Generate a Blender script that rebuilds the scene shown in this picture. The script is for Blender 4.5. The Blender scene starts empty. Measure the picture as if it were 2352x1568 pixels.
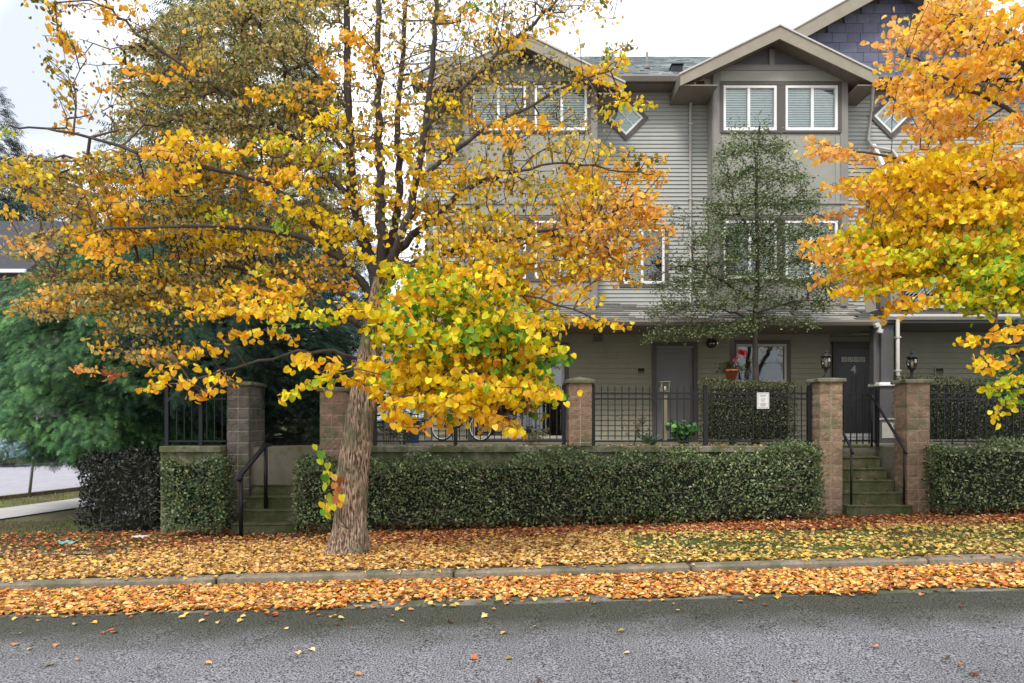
import bpy, math, random
import numpy as np
from mathutils import Vector, Matrix
R = math.radians
rnd = random.Random(7)
rs = np.random.RandomState(11)
scene = bpy.context.scene
COL = scene.collection

# ------------------------------------------------------------ camera, sky, sun
F, CX, HY, HC = 1700.0, 1176.0, 960.0, 1.65      # focal length and horizon of the photo measured on a 2352 px wide view
cam_d = bpy.data.cameras.new("camera"); cam = bpy.data.objects.new("camera", cam_d); COL.objects.link(cam)
cam.location = (0, 0, HC); cam.rotation_euler = (R(90), 0, 0)
cam_d.sensor_width = 36.0; cam_d.lens = F / 2352 * 36; cam_d.shift_y = (HY - 784) / 2352
cam_d.clip_start = 0.1; cam_d.clip_end = 2000
scene.camera = cam

SUN_EL, SUN_AZ = R(50), R(205)
world = bpy.data.worlds.new("World"); scene.world = world; world.use_nodes = True
wn, wl = world.node_tree.nodes, world.node_tree.links
wn.clear()
out = wn.new("ShaderNodeOutputWorld"); bg = wn.new("ShaderNodeBackground")
sky = wn.new("ShaderNodeTexSky"); sky.sky_type = 'NISHITA'; sky.sun_disc = False
sky.sun_elevation = SUN_EL; sky.sun_rotation = SUN_AZ
tc = wn.new("ShaderNodeTexCoord"); nz = wn.new("ShaderNodeTexNoise")
nz.inputs["Scale"].default_value = 2.2; nz.inputs["Detail"].default_value = 5
rp = wn.new("ShaderNodeValToRGB")
rp.color_ramp.elements[0].position = 0.43; rp.color_ramp.elements[0].color = (6.0, 6.5, 7.4, 1)
rp.color_ramp.elements[1].position = 0.57; rp.color_ramp.elements[1].color = (12.8, 12.9, 13.2, 1)
mx = wn.new("ShaderNodeMixRGB"); mx.inputs[0].default_value = 0.93
wl.new(tc.outputs["Generated"], nz.inputs["Vector"]); wl.new(nz.outputs["Fac"], rp.inputs[0])
wl.new(sky.outputs[0], mx.inputs[1]); wl.new(rp.outputs[0], mx.inputs[2])
wl.new(mx.outputs[0], bg.inputs[0]); bg.inputs[1].default_value = 0.10
wl.new(bg.outputs[0], out.inputs[0])
sun_d = bpy.data.lights.new("sun", 'SUN'); sun = bpy.data.objects.new("sun", sun_d); COL.objects.link(sun)
sun_d.energy = 1.5; sun_d.angle = R(14); sun_d.color = (1.0, 0.95, 0.87)
sd = Vector((-0.35*math.cos(SUN_EL), -0.94*math.cos(SUN_EL), math.sin(SUN_EL)))
sun.rotation_euler = sd.to_track_quat('Z', 'Y').to_euler(); sun.location = sd * 40
vs = scene.view_settings; vs.view_transform = 'Standard'; vs.look = 'None'; vs.gamma = 1; vs.exposure = 0.6
vs.use_curve_mapping = False
scene.cycles.max_bounces = 6; scene.cycles.transparent_max_bounces = 8
scene.cycles.diffuse_bounces = 3; scene.cycles.glossy_bounces = 2; scene.cycles.transmission_bounces = 3

# ------------------------------------------------------------ helpers
def P(px, py, Y): return np.array(((px-CX)*Y/F, Y, HC-(py-HY)*Y/F))
def PX(px, Y): return (px-CX)*Y/F
def PZ(py, Y): return HC-(py-HY)*Y/F
def slope(x): return 0.027*max(-8.0, min(12.0, x))
def gz(x, y):
    if y < 7.58: s = 0
    elif y < 7.76: s = .08
    elif y < 12: s = .08-.24*(y-7.76)/4.24
    else: s = -.16
    return slope(x)+s
def GP(px, py):
    Y = 10.
    for _ in range(40):
        Y = .5*Y+.5*F*(HC-gz(PX(px, Y), Y))/(py-HY)
    return PX(px, Y), Y
def lin(c):
    return tuple((v/12.92 if v <= .04045 else ((v+.055)/1.055)**2.4) for v in [x/255. for x in c])

def tag(o, label=None, cat=None, group=None, kind=None):
    if label: o["label"] = label
    if cat: o["category"] = cat
    if group: o["group"] = group
    if kind: o["kind"] = kind
    return o
def thing(name, label, cat, loc=(0, 0, 0), group=None, rz=0):
    o = bpy.data.objects.new(name, None); o.empty_display_size = .3
    COL.objects.link(o); o.location = loc; o.rotation_euler = (0, 0, rz)
    return tag(o, label, cat, group)
def link(name, me, mat, parent=None, loc=None):
    o = bpy.data.objects.new(name, me); COL.objects.link(o)
    if mat is not None and len(me.materials) == 0: me.materials.append(mat)
    if parent is not None: o.parent = parent
    if loc is not None: o.location = loc
    return o
def offs(parent):
    """world position of a parent chain made of translations only"""
    v = Vector((0, 0, 0))
    while parent is not None:
        v += parent.location; parent = parent.parent
    return v
def copy_tree(o, parent=None):
    c = o.copy(); COL.objects.link(c)
    if parent is not None: c.parent = parent
    for ch in list(o.children): copy_tree(ch, c)
    return c

class MB:
    """collects shapes given in world coordinates; build() links them as one mesh"""
    def __init__(s): s.v = []; s.f = []; s.c = []; s.sm = []
    def add(s, vs, fs, col=(1, 1, 1), smooth=False):
        b = len(s.v); s.v += [tuple(map(float, v)) for v in vs]; s.f += [tuple(b+i for i in f) for f in fs]
        s.c += [tuple(col)]*len(vs); s.sm += [smooth]*len(fs); return s
    def box(s, x0, x1, y0, y1, z0, z1, col=(1, 1, 1), bev=0.0):
        if x0 > x1: x0, x1 = x1, x0
        if y0 > y1: y0, y1 = y1, y0
        if z0 > z1: z0, z1 = z1, z0
        b = min(bev, (x1-x0)*.3, (y1-y0)*.3, (z1-z0)*.3)
        if b <= 0:
            v = [(x, y, z) for z in (z0, z1) for y in (y0, y1) for x in (x0, x1)]
            f = [(0, 2, 3, 1), (4, 5, 7, 6), (0, 1, 5, 4), (2, 6, 7, 3), (0, 4, 6, 2), (1, 3, 7, 5)]
            return s.add(v, f, col)
        # chamfered box: 24 vertices
        v = []; idx = {}
        for i, x in enumerate((x0, x1)):
            for j, y in enumerate((y0, y1)):
                for k, z in enumerate((z0, z1)):
                    sx, sy, sz = (1-2*i)*b, (1-2*j)*b, (1-2*k)*b
                    idx[(i, j, k, 0)] = len(v); v.append((x, y+sy, z+sz))
                    idx[(i, j, k, 1)] = len(v); v.append((x+sx, y, z+sz))
                    idx[(i, j, k, 2)] = len(v); v.append((x+sx, y+sy, z))
        I = idx; f = []
        for i in (0, 1):
            q = [I[i, 0, 0, 0], I[i, 1, 0, 0], I[i, 1, 1, 0], I[i, 0, 1, 0]]; f.append(q if i else q[::-1])
            q = [I[0, i, 0, 1], I[1, i, 0, 1], I[1, i, 1, 1], I[0, i, 1, 1]]; f.append(q[::-1] if i else q)
            q = [I[0, 0, i, 2], I[1, 0, i, 2], I[1, 1, i, 2], I[0, 1, i, 2]]; f.append(q if i else q[::-1])
        for a in (0, 1):
            for c in (0, 1):
                f.append([I[a, c, 0, 0], I[a, c, 1, 0], I[a, c, 1, 1], I[a, c, 0, 1]])
                f.append([I[a, 0, c, 0], I[a, 1, c, 0], I[a, 1, c, 2], I[a, 0, c, 2]])
                f.append([I[0, a, c, 1], I[1, a, c, 1], I[1, a, c, 2], I[0, a, c, 2]])
                for k in (0, 1): pass
        for i in (0, 1):
            for j in (0, 1):
                for k in (0, 1): f.append([I[i, j, k, 0], I[i, j, k, 1], I[i, j, k, 2]])
        return s.add(v, f, col)
    def tube(s, pts, rad, n=8, col=(1, 1, 1), cap=True, smooth=True):
        pts = [np.array(p, float) for p in pts]
        if not hasattr(rad, '__len__'): rad = [rad]*len(pts)
        V = []; Fc = []; up = None
        for i, p in enumerate(pts):
            d = pts[min(i+1, len(pts)-1)]-pts[max(i-1, 0)]; d = d/(np.linalg.norm(d)+1e-9)
            if up is None:
                up = np.array((0, 0, 1.)) if abs(d[2]) < .9 else np.array((0, 1., 0))
            a = np.cross(d, up); a /= np.linalg.norm(a)+1e-9; b = np.cross(a, d); up = b
            for k in range(n):
                t = 2*math.pi*k/n
                V.append(p+rad[i]*(math.cos(t)*a+math.sin(t)*b))
        for i in range(len(pts)-1):
            for k in range(n):
                k2 = (k+1) % n
                Fc.append((i*n+k, i*n+k2, (i+1)*n+k2, (i+1)*n+k))
        if cap:
            Fc.append(tuple(range(n))[::-1]); Fc.append(tuple((len(pts)-1)*n+k for k in range(n)))
        return s.add(V, Fc, col, smooth)
    def bar(s, a, b, w, h, col=(1, 1, 1), up=(0, 0, 1)):
        a, b = np.array(a, float), np.array(b, float); d = b-a; d /= np.linalg.norm(d)
        u = np.cross(d, np.array(up, float)); u /= np.linalg.norm(u)+1e-9; v = np.cross(u, d)
        V = [p+sx*u*w/2+sz*v*h/2 for p in (a, b) for sx, sz in ((-1, -1), (1, -1), (1, 1), (-1, 1))]
        return s.add(V, [(0, 1, 2, 3), (7, 6, 5, 4), (0, 4, 5, 1), (1, 5, 6, 2), (2, 6, 7, 3), (3, 7, 4, 0)], col)
    def prism(s, poly, axis, a, b, col=(1, 1, 1)):
        """poly: 2D outline extruded along axis ('x','y','z') from a to b"""
        n = len(poly); V = []
        for t in (a, b):
            for (u, v) in poly:
                V.append({'x': (t, u, v), 'y': (u, t, v), 'z': (u, v, t)}[axis])
        Fc = [tuple(range(n)), tuple(range(2*n-1, n-1, -1))]+[(i, i+n, (i+1) % n+n, (i+1) % n) for i in range(n)]
        return s.add(V, Fc, col)
    def lathe(s, cx, cy, prof, n=16, col=(1, 1, 1), smooth=True, sq=False, rot=0.0):
        V = []; Fc = []
        for (r, z) in prof:
            for k in range(n):
                t = 2*math.pi*(k+.5*sq)/n+rot
                V.append((cx+r*math.cos(t), cy+r*math.sin(t), z))
        for i in range(len(prof)-1):
            for k in range(n):
                k2 = (k+1) % n; Fc.append((i*n+k, i*n+k2, (i+1)*n+k2, (i+1)*n+k))
        Fc.append(tuple(range(n))[::-1]); Fc.append(tuple((len(prof)-1)*n+k for k in range(n)))
        return s.add(V, Fc, col, smooth)
    def torus(s, c, R0, r, axis=(0, 1, 0), n=32, m=6, col=(1, 1, 1), ang=2*math.pi):
        ax = np.array(axis, float); ax /= np.linalg.norm(ax)
        u = np.cross(ax, (0, 0, 1.)); u = np.array((1., 0, 0)) if np.linalg.norm(u) < .1 else u/np.linalg.norm(u)
        w = np.cross(ax, u); c = np.array(c, float); V = []; Fc = []
        for i in range(n):
            t = ang*i/n; d = math.cos(t)*u+math.sin(t)*w
            for j in range(m):
                p = 2*math.pi*j/m
                V.append(c+d*(R0+r*math.cos(p))+ax*r*math.sin(p))
        for i in range(n):
            for j in range(m):
                i2, j2 = (i+1) % n, (j+1) % m
                Fc.append((i*m+j, i2*m+j, i2*m+j2, i*m+j2))
        return s.add(V, Fc, col, True)
    def build(s, name, mat, parent=None, sheared=False):
        o0 = offs(parent)
        v = [(a-o0.x, b-o0.y, c-o0.z+(slope(a) if sheared else 0)) for a, b, c in s.v]
        me = bpy.data.meshes.new(name); me.from_pydata(v, [], s.f); me.update()
        ca = me.color_attributes.new("col", 'FLOAT_COLOR', 'POINT')
        ca.data.foreach_set("color", np.array([(a, b, c, 1) for a, b, c in s.c], 'f').ravel())
        me.polygons.foreach_set("use_smooth", s.sm)
        return link(name, me, mat, parent)

def fast_mesh(name, V, Fc, col, mat, parent, smooth=False):
    """V (N,3); Fc list of int arrays (each (n,k)); col (N,3)"""
    o0 = offs(parent); V = V-np.array(o0)
    me = bpy.data.meshes.new(name)
    me.vertices.add(len(V)); me.vertices.foreach_set("co", V.astype('f').ravel())
    lv = np.concatenate([f.ravel() for f in Fc]).astype('i')
    tot = np.concatenate([np.full(len(f), f.shape[1]) for f in Fc])
    st = np.concatenate([[0], np.cumsum(tot)[:-1]]).astype('i')
    me.loops.add(len(lv)); me.loops.foreach_set("vertex_index", lv)
    me.polygons.add(len(tot)); me.polygons.foreach_set("loop_start", st)
    me.update(calc_edges=True); me.validate()
    ca = me.color_attributes.new("col", 'FLOAT_COLOR', 'POINT')
    c4 = np.ones((len(V), 4), 'f'); c4[:, :3] = col; ca.data.foreach_set("color", c4.ravel())
    if smooth: me.polygons.foreach_set("use_smooth", np.ones(len(tot), bool))
    return link(name, me, mat, parent)
def unit(a): return a/(np.linalg.norm(a, axis=-1, keepdims=True)+1e-9)
def scatter(name, T, pos, up, nrm, size, col, mat, parent=None, vf=None):
    """copies of a small template (leaf) with axis v along `up`, facing `nrm`"""
    tv, tf = T; tv = np.array(tv, float); N, M = len(pos), len(tv)
    v = unit(np.asarray(up, float)); n = np.asarray(nrm, float); n = unit(n-(n*v).sum(1, keepdims=True)*v); u = np.cross(v, n)
    size = np.broadcast_to(np.asarray(size, float), (N,))[:, None, None]
    V = pos[:, None]+size*(tv[None, :, 0:1]*u[:, None]+tv[None, :, 1:2]*v[:, None]+tv[None, :, 2:3]*n[:, None])
    ks = {}
    for f in tf: ks.setdefault(len(f), []).append(f)
    Fc = [(np.array(fs)[None]+(np.arange(N)*M)[:, None, None]).reshape(-1, k) for k, fs in ks.items()]
    C = np.repeat(np.asarray(col, float), M, axis=0)
    if vf is None and M == 8: vf = HEARTF
    if vf is not None: C = np.clip(C*np.tile(np.array(vf)*(1, 1, 1), (N, 1))*(1+.12*np.random.RandomState(M).uniform(-1, 1, (N*M, 1))), 0, 1)
    return fast_mesh(name, V.reshape(-1, 3), Fc, C, mat, parent)
HEARTF = [(.9, 1.0, .9), (1.0, 1.04, 1), (1.06, 1.04, 1), (1.0, 1.02, 1), (.92, .86, .8), (1.0, 1.02, 1), (1.05, 1.06, 1), (1.0, 1.06, 1)]
HEART = ([(0, 0, 0), (.34, .10, .10), (.50, -.28, .16), (.34, -.70, .06), (0, -.97, -.16), (-.34, -.70, .04), (-.50, -.28, .12), (-.34, .10, .08)],
         [(0, 4, 3, 2, 1), (0, 7, 6, 5, 4)])
OVAL = ([(0, 0, 0), (.26, .35, .05), (.2, .8, .02), (0, 1, -.04), (-.2, .8, .02), (-.26, .35, .05)], [(0, 1, 2, 3), (0, 3, 4, 5)])
NEEDLE = ([(-.05, 0, 0), (.05, 0, 0), (.03, 1, .1), (-.03, 1, .1)], [(0, 1, 2, 3)])
def fan_template():
    V = []; Fc = []
    pts = [(0, 0, 0), (.0, .3, .10), (0, .6, .10), (0, .85, .0), (0, 1.0, -.12)]
    for i in range(4):
        a, b = np.array(pts[i]), np.array(pts[i+1])
        L = [.42, .40, .30, .16][i]
        for sgn in (-1, 1):
            for t in (0, .5):
                p = a+(b-a)*t; q = a+(b-a)*(t+.22); k = len(V)
                tip = p+np.array((sgn*L, L*.55, -.10))
                V += [p, q, tip]; Fc.append((k, k+1, k+2) if sgn > 0 else (k, k+2, k+1))
    k = len(V); V += [pts[3], (.05, .9, -.02), pts[4], (-.05, .9, -.02)]; Fc.append((k, k+1, k+2, k+3))
    return V, Fc
FAN = fan_template()

# ------------------------------------------------------------ materials
def mat(name, col=(.5, .5, .5), rough=.6, var=.25, scale=6., bump=.0, bscale=40., attr=False, metal=0., spec=.5, moss=None, moss_amt=.5, moss_scale=2., stretch=None, fine=None):
    m = bpy.data.materials.new(name); m.use_nodes = True; n, l = m.node_tree.nodes, m.node_tree.links
    b = n["Principled BSDF"]; b.inputs["Roughness"].default_value = rough; b.inputs["Metallic"].default_value = metal
    b.inputs["Specular IOR Level"].default_value = spec
    tc = n.new("ShaderNodeTexCoord"); vec = tc.outputs["Object"]
    if stretch:
        mp = n.new("ShaderNodeMapping"); mp.inputs["Scale"].default_value = stretch; l.new(vec, mp.inputs[0]); vec = mp.outputs[0]
    nz = n.new("ShaderNodeTexNoise"); nz.inputs["Scale"].default_value = scale; nz.inputs["Detail"].default_value = 6
    nz.inputs["Roughness"].default_value = .65; l.new(vec, nz.inputs["Vector"])
    mr = n.new("ShaderNodeMapRange"); mr.inputs[1].default_value = .3; mr.inputs[2].default_value = .7
    mr.inputs[3].default_value = 1-var; mr.inputs[4].default_value = 1+var; l.new(nz.outputs["Fac"], mr.inputs[0])
    mul = n.new("ShaderNodeVectorMath"); mul.operation = 'SCALE'
    if attr:
        at = n.new("ShaderNodeAttribute"); at.attribute_name = "col"
        mm = n.new("ShaderNodeMixRGB"); mm.blend_type = 'MULTIPLY'; mm.inputs[0].default_value = 1
        mm.inputs[1].default_value = (*col, 1); l.new(at.outputs["Color"], mm.inputs[2]); l.new(mm.outputs[0], mul.inputs[0])
    else: mul.inputs[0].default_value = col
    l.new(mr.outputs[0], mul.inputs["Scale"]); c = mul.outputs[0]
    if fine:
        fz = n.new("ShaderNodeTexNoise"); fz.inputs["Scale"].default_value = fine[0]; fz.inputs["Detail"].default_value = 2
        l.new(vec, fz.inputs["Vector"]); fr = n.new("ShaderNodeMapRange"); fr.inputs[1].default_value = .38; fr.inputs[2].default_value = .62
        fr.inputs[3].default_value = 1-fine[1]; fr.inputs[4].default_value = 1+fine[1]; l.new(fz.outputs["Fac"], fr.inputs[0])
        m2 = n.new("ShaderNodeVectorMath"); m2.operation = 'SCALE'; l.new(c, m2.inputs[0]); l.new(fr.outputs[0], m2.inputs["Scale"]); c = m2.outputs[0]
    if moss:
        mz = n.new("ShaderNodeTexNoise"); mz.inputs["Scale"].default_value = moss_scale; mz.inputs["Detail"].default_value = 8
        mz.inputs["Roughness"].default_value = .7; l.new(vec, mz.inputs["Vector"])
        r2 = n.new("ShaderNodeMapRange"); r2.inputs[1].default_value = .62-.3*moss_amt; r2.inputs[2].default_value = .72-.2*moss_amt
        l.new(mz.outputs["Fac"], r2.inputs[0]); m3 = n.new("ShaderNodeMixRGB"); m3.inputs[2].default_value = (*moss, 1)
        l.new(r2.outputs[0], m3.inputs[0]); l.new(c, m3.inputs[1]); c = m3.outputs[0]
    l.new(c, b.inputs["Base Color"])
    if bump:
        bz = n.new("ShaderNodeTexNoise"); bz.inputs["Scale"].default_value = bscale; bz.inputs["Detail"].default_value = 4
        l.new(vec, bz.inputs["Vector"]); bp = n.new("ShaderNodeBump"); bp.inputs["Strength"].default_value = bump
        bp.inputs["Distance"].default_value = .02; l.new(bz.outputs["Fac"], bp.inputs["Height"]); l.new(bp.outputs[0], b.inputs["Normal"])
    return m
def leaf_mat(name, trans=.35, rough=.5, spec=.3):
    m = bpy.data.materials.new(name); m.use_nodes = True; n, l = m.node_tree.nodes, m.node_tree.links
    b = n["Principled BSDF"]; b.inputs["Roughness"].default_value = rough; b.inputs["Specular IOR Level"].default_value = spec
    at = n.new("ShaderNodeAttribute"); at.attribute_name = "col"; l.new(at.outputs["Color"], b.inputs["Base Color"])
    t = n.new("ShaderNodeBsdfTranslucent"); l.new(at.outputs["Color"], t.inputs[0])
    mx = n.new("ShaderNodeMixShader"); mx.inputs[0].default_value = trans
    l.new(b.outputs[0], mx.inputs[1]); l.new(t.outputs[0], mx.inputs[2]); l.new(mx.outputs[0], n["Material Output"].inputs[0])
    return m
def glass_mat(name, tint=(.75, .8, .8), refl=.18):
    m = bpy.data.materials.new(name); m.use_nodes = True; n, l = m.node_tree.nodes, m.node_tree.links
    n.remove(n["Principled BSDF"])
    t = n.new("ShaderNodeBsdfTransparent"); t.inputs[0].default_value = (*tint, 1)
    g = n.new("ShaderNodeBsdfGlossy"); g.inputs["Roughness"].default_value = .03
    nz = n.new("ShaderNodeTexNoise"); nz.inputs["Scale"].default_value = 1.3
    bp = n.new("ShaderNodeBump"); bp.inputs["Strength"].default_value = .05; l.new(nz.outputs[0], bp.inputs["Height"]); l.new(bp.outputs[0], g.inputs["Normal"])
    fr = n.new("ShaderNodeFresnel"); fr.inputs[0].default_value = 1.5
    ad = n.new("ShaderNodeMath"); ad.operation = 'ADD'; ad.inputs[1].default_value = refl; l.new(fr.outputs[0], ad.inputs[0])
    mx = n.new("ShaderNodeMixShader"); l.new(ad.outputs[0], mx.inputs[0]); l.new(t.outputs[0], mx.inputs[1]); l.new(g.outputs[0], mx.inputs[2])
    l.new(mx.outputs[0], n["Material Output"].inputs[0]); return m
def bark_mat():
    m = bpy.data.materials.new("fissured bark"); m.use_nodes = True; n, l = m.node_tree.nodes, m.node_tree.links
    b = n["Principled BSDF"]; b.inputs["Roughness"].default_value = .95
    tc = n.new("ShaderNodeTexCoord"); mp = n.new("ShaderNodeMapping"); mp.inputs["Scale"].default_value = (1, 1, .16); l.new(tc.outputs["Object"], mp.inputs[0])
    nz = n.new("ShaderNodeTexNoise"); nz.inputs["Scale"].default_value = 62; nz.inputs["Detail"].default_value = 5; nz.inputs["Distortion"].default_value = .6; l.new(mp.outputs[0], nz.inputs["Vector"])
    r = n.new("ShaderNodeValToRGB"); E = r.color_ramp.elements; E[0].position = .40; E[0].color = (*lin((66, 52, 44)), 1); E[1].position = .62; E[1].color = (*lin((188, 172, 150)), 1)
    e = E.new(.5); e.color = (*lin((150, 122, 102)), 1); l.new(nz.outputs["Fac"], r.inputs[0])
    mz = n.new("ShaderNodeTexNoise"); mz.inputs["Scale"].default_value = 3.2; mz.inputs["Detail"].default_value = 7; l.new(tc.outputs["Object"], mz.inputs["Vector"])
    mr = n.new("ShaderNodeMapRange"); mr.inputs[1].default_value = .48; mr.inputs[2].default_value = .62; mr.inputs[4].default_value = .7; l.new(mz.outputs["Fac"], mr.inputs[0])
    mm = n.new("ShaderNodeMixRGB"); mm.inputs[2].default_value = (*lin((92, 98, 72)), 1); l.new(mr.outputs[0], mm.inputs[0]); l.new(r.outputs[0], mm.inputs[1]); l.new(mm.outputs[0], b.inputs["Base Color"])
    bp = n.new("ShaderNodeBump"); bp.inputs["Strength"].default_value = 1; bp.inputs["Distance"].default_value = .03; l.new(nz.outputs["Fac"], bp.inputs["Height"]); l.new(bp.outputs[0], b.inputs["Normal"]); return m
M = dict(
    siding=mat("vinyl siding", lin((168, 170, 165)), .55, .07, 1.5),
    sidingG=mat("lower siding", lin((152, 150, 130)), .6, .10, 1.5),
    panel=mat("bay panel", lin((150, 149, 138)), .6, .06, 2),
    corner=mat("corner board", lin((132, 129, 124)), .6, .06, 4),
    trim=mat("dark trim", lin((88, 82, 78)), .6, .08, 5),
    fascia=mat("fascia board", lin((146, 138, 122)), .6, .12, 4),
    soffit=mat("soffit", lin((120, 112, 104)), .7, .08, 4),
    tri=mat("gable panel", lin((100, 98, 104)), .7, .08, 4),
    gutter=mat("gutter", lin((128, 122, 114)), .45, .08, 3),
    pipe=mat("downpipe", lin((190, 186, 178)), .45, .1, 5),
    white=mat("white vinyl", lin((238, 238, 234)), .4, .04, 6),
    blind=mat("blind slats", lin((240, 242, 236)), .6, .04, 5),
    vblind=mat("vertical blinds", lin((140, 140, 142)), .6, .08, 5),
    room=mat("dim room", (.03, .03, .035), .9, .3, 2),
    curtain=mat("curtain", lin((190, 200, 198)), .8, .1, 8),
    glass=glass_mat("window glass", (.92, .98, .97), .05),
    dglass=glass_mat("dark glass", (.35, .37, .40), .10),
    shingW=mat("gable shingles", lin((98, 98, 116)), .8, .12, 8, .2, 60, attr=True),
    roof=mat("roof shingles", lin((160, 158, 152)), .85, .16, 14, .5, 60, attr=True),
    roofG=mat("weathered roof shingles", lin((150, 158, 158)), .85, .2, 5, .4, 60, attr=True),
    door=mat("dark door", lin((70, 70, 72)), .45, .08, 4),
    door2=mat("grey door", lin((118, 118, 118)), .5, .06, 4),
    metalB=mat("black iron", lin((30, 31, 36)), .4, .2, 12, spec=.4),
    steel=mat("steel", lin((170, 172, 176)), .3, .1, 10, metal=.8),
    post=mat("column paint", lin((86, 86, 86)), .55, .1, 4),
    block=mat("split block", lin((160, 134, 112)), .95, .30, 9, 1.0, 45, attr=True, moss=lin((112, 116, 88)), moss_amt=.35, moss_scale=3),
    blockShade=mat("weathered block with painted shade", lin((112, 106, 102)), .95, .30, 9, 1.0, 45, attr=True, moss=lin((84, 90, 66)), moss_amt=.5, moss_scale=3),  # grey tone mixes weathering with the cedar's shade put into the colour
    mortar=mat("mortar", lin((214, 198, 176)), .95, .15, 20),
    conc=mat("mossy concrete", lin((138, 134, 118)), .9, .2, 6, .4, 60, moss=lin((88, 94, 58)), moss_amt=.75, moss_scale=3.5),
    steps=mat("mossy steps", lin((108, 106, 84)), .9, .28, 7, .5, 50, moss=lin((74, 82, 44)), moss_amt=.8, moss_scale=4, fine=(60, .25)),
    kerb=mat("kerb concrete", lin((132, 122, 106)), .9, .3, 3, .4, 60, fine=(90, .2), moss=lin((92, 94, 72)), moss_amt=.5, moss_scale=2.5),
    pan=mat("gutter pan concrete", lin((128, 126, 118)), .85, .2, 3, .3, 60, moss=lin((78, 82, 62)), moss_amt=.75, moss_scale=1.6, fine=(80, .2)),
    walk=mat("pavement concrete", lin((186, 182, 180)), .85, .1, 3, .2, 60),
    sroad=mat("side road asphalt", lin((164, 162, 170)), .85, .12, 3, .3, 60, stretch=(1, .3, 1)),
    bark=bark_mat(),
    twig=mat("twig bark", lin((92, 74, 66)), .9, .3, 8),
    darkbark=mat("dark bark", lin((72, 66, 62)), .95, .4, 8, .8, 30, stretch=(1, 1, .3)),
    leaf=leaf_mat("autumn leaf", .38, .5, .25), leafg=leaf_mat("green leaf", .15, .42, .5), needle=leaf_mat("conifer spray", .1, .6, .3),
    litter=leaf_mat("fallen leaf", .1, .75, .15),
    terra=mat("terracotta", lin((190, 100, 74)), .8, .15, 8), black=mat("black rubber", (.02, .02, .022), .7, .2, 10),
    paper=mat("paper", (.82, .82, .8), .6, .05, 4), ink=mat("print", (.25, .25, .27), .7, .1, 9),
    red=mat("red petals", (.62, .006, .01), .6, .2, 20), pink=mat("pink petals", (.7, .1, .22), .6, .2, 20),
    teal=mat("teal plastic film", (.3, .6, .58), .35, .2, 10), blue=mat("blue plastic", (.03, .08, .22), .4, .1, 8),
    lamp=glass_mat("lantern glass", (.8, .8, .78), .25), carp=mat("car paint", lin((150, 176, 190)), .25, .03, 2),
    alloy=mat("alloy rim", (.55, .55, .58), .3, .1, 10, metal=.7), fixt=mat("pale fixture", (.6, .6, .58), .4, .1, 9),
    hroof=mat("neighbour roof", lin((62, 62, 68)), .9, .2, 5), hwall=mat("neighbour wall", lin((104, 96, 92)), .9, .15, 3),
    wood=mat("weathered wood", lin((140, 132, 106)), .8, .25, 6, stretch=(1, 1, .2)),
)
# ------------------------------------------------------------ setting: ground, roads, kerb
def ground_sheet():
    xs = np.concatenate([[-400, -150, -60, -30], np.linspace(-16, 16, 65), [30, 60, 150, 400]])
    ys = np.concatenate([[-60, -10, 4, 7.4, 7.60, 7.70, 7.78], np.linspace(8, 14, 31), [17, 22, 30, 45, 80, 200, 600]])
    V = []
    for y in ys:
        for x in xs:
            z = gz(x, y)
            if y < 7.65: z = slope(x)-.15
            if y > 7.7 and y < 15: z += .02*math.sin(x*2.1+y*1.3)*math.sin(y*1.7-x*.6)
            if x > -5.9 and y > 13.1: z = -.4
            V.append((x, y, z))
    nx = len(xs); Fc = np.array([(j*nx+i, j*nx+i+1, (j+1)*nx+i+1, (j+1)*nx+i) for j in range(len(ys)-1) for i in range(nx-1)])
    m = mat("verge soil and turf", lin((84, 66, 48)), .95, .35, 5, .8, 40, moss=lin((92, 104, 48)), moss_amt=.62, moss_scale=.9, fine=(70, .35))
    o = fast_mesh("ground", np.array(V, float), [Fc], (1, 1, 1), m, None, True)
    tag(o, kind='structure')
ground_sheet()

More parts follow.
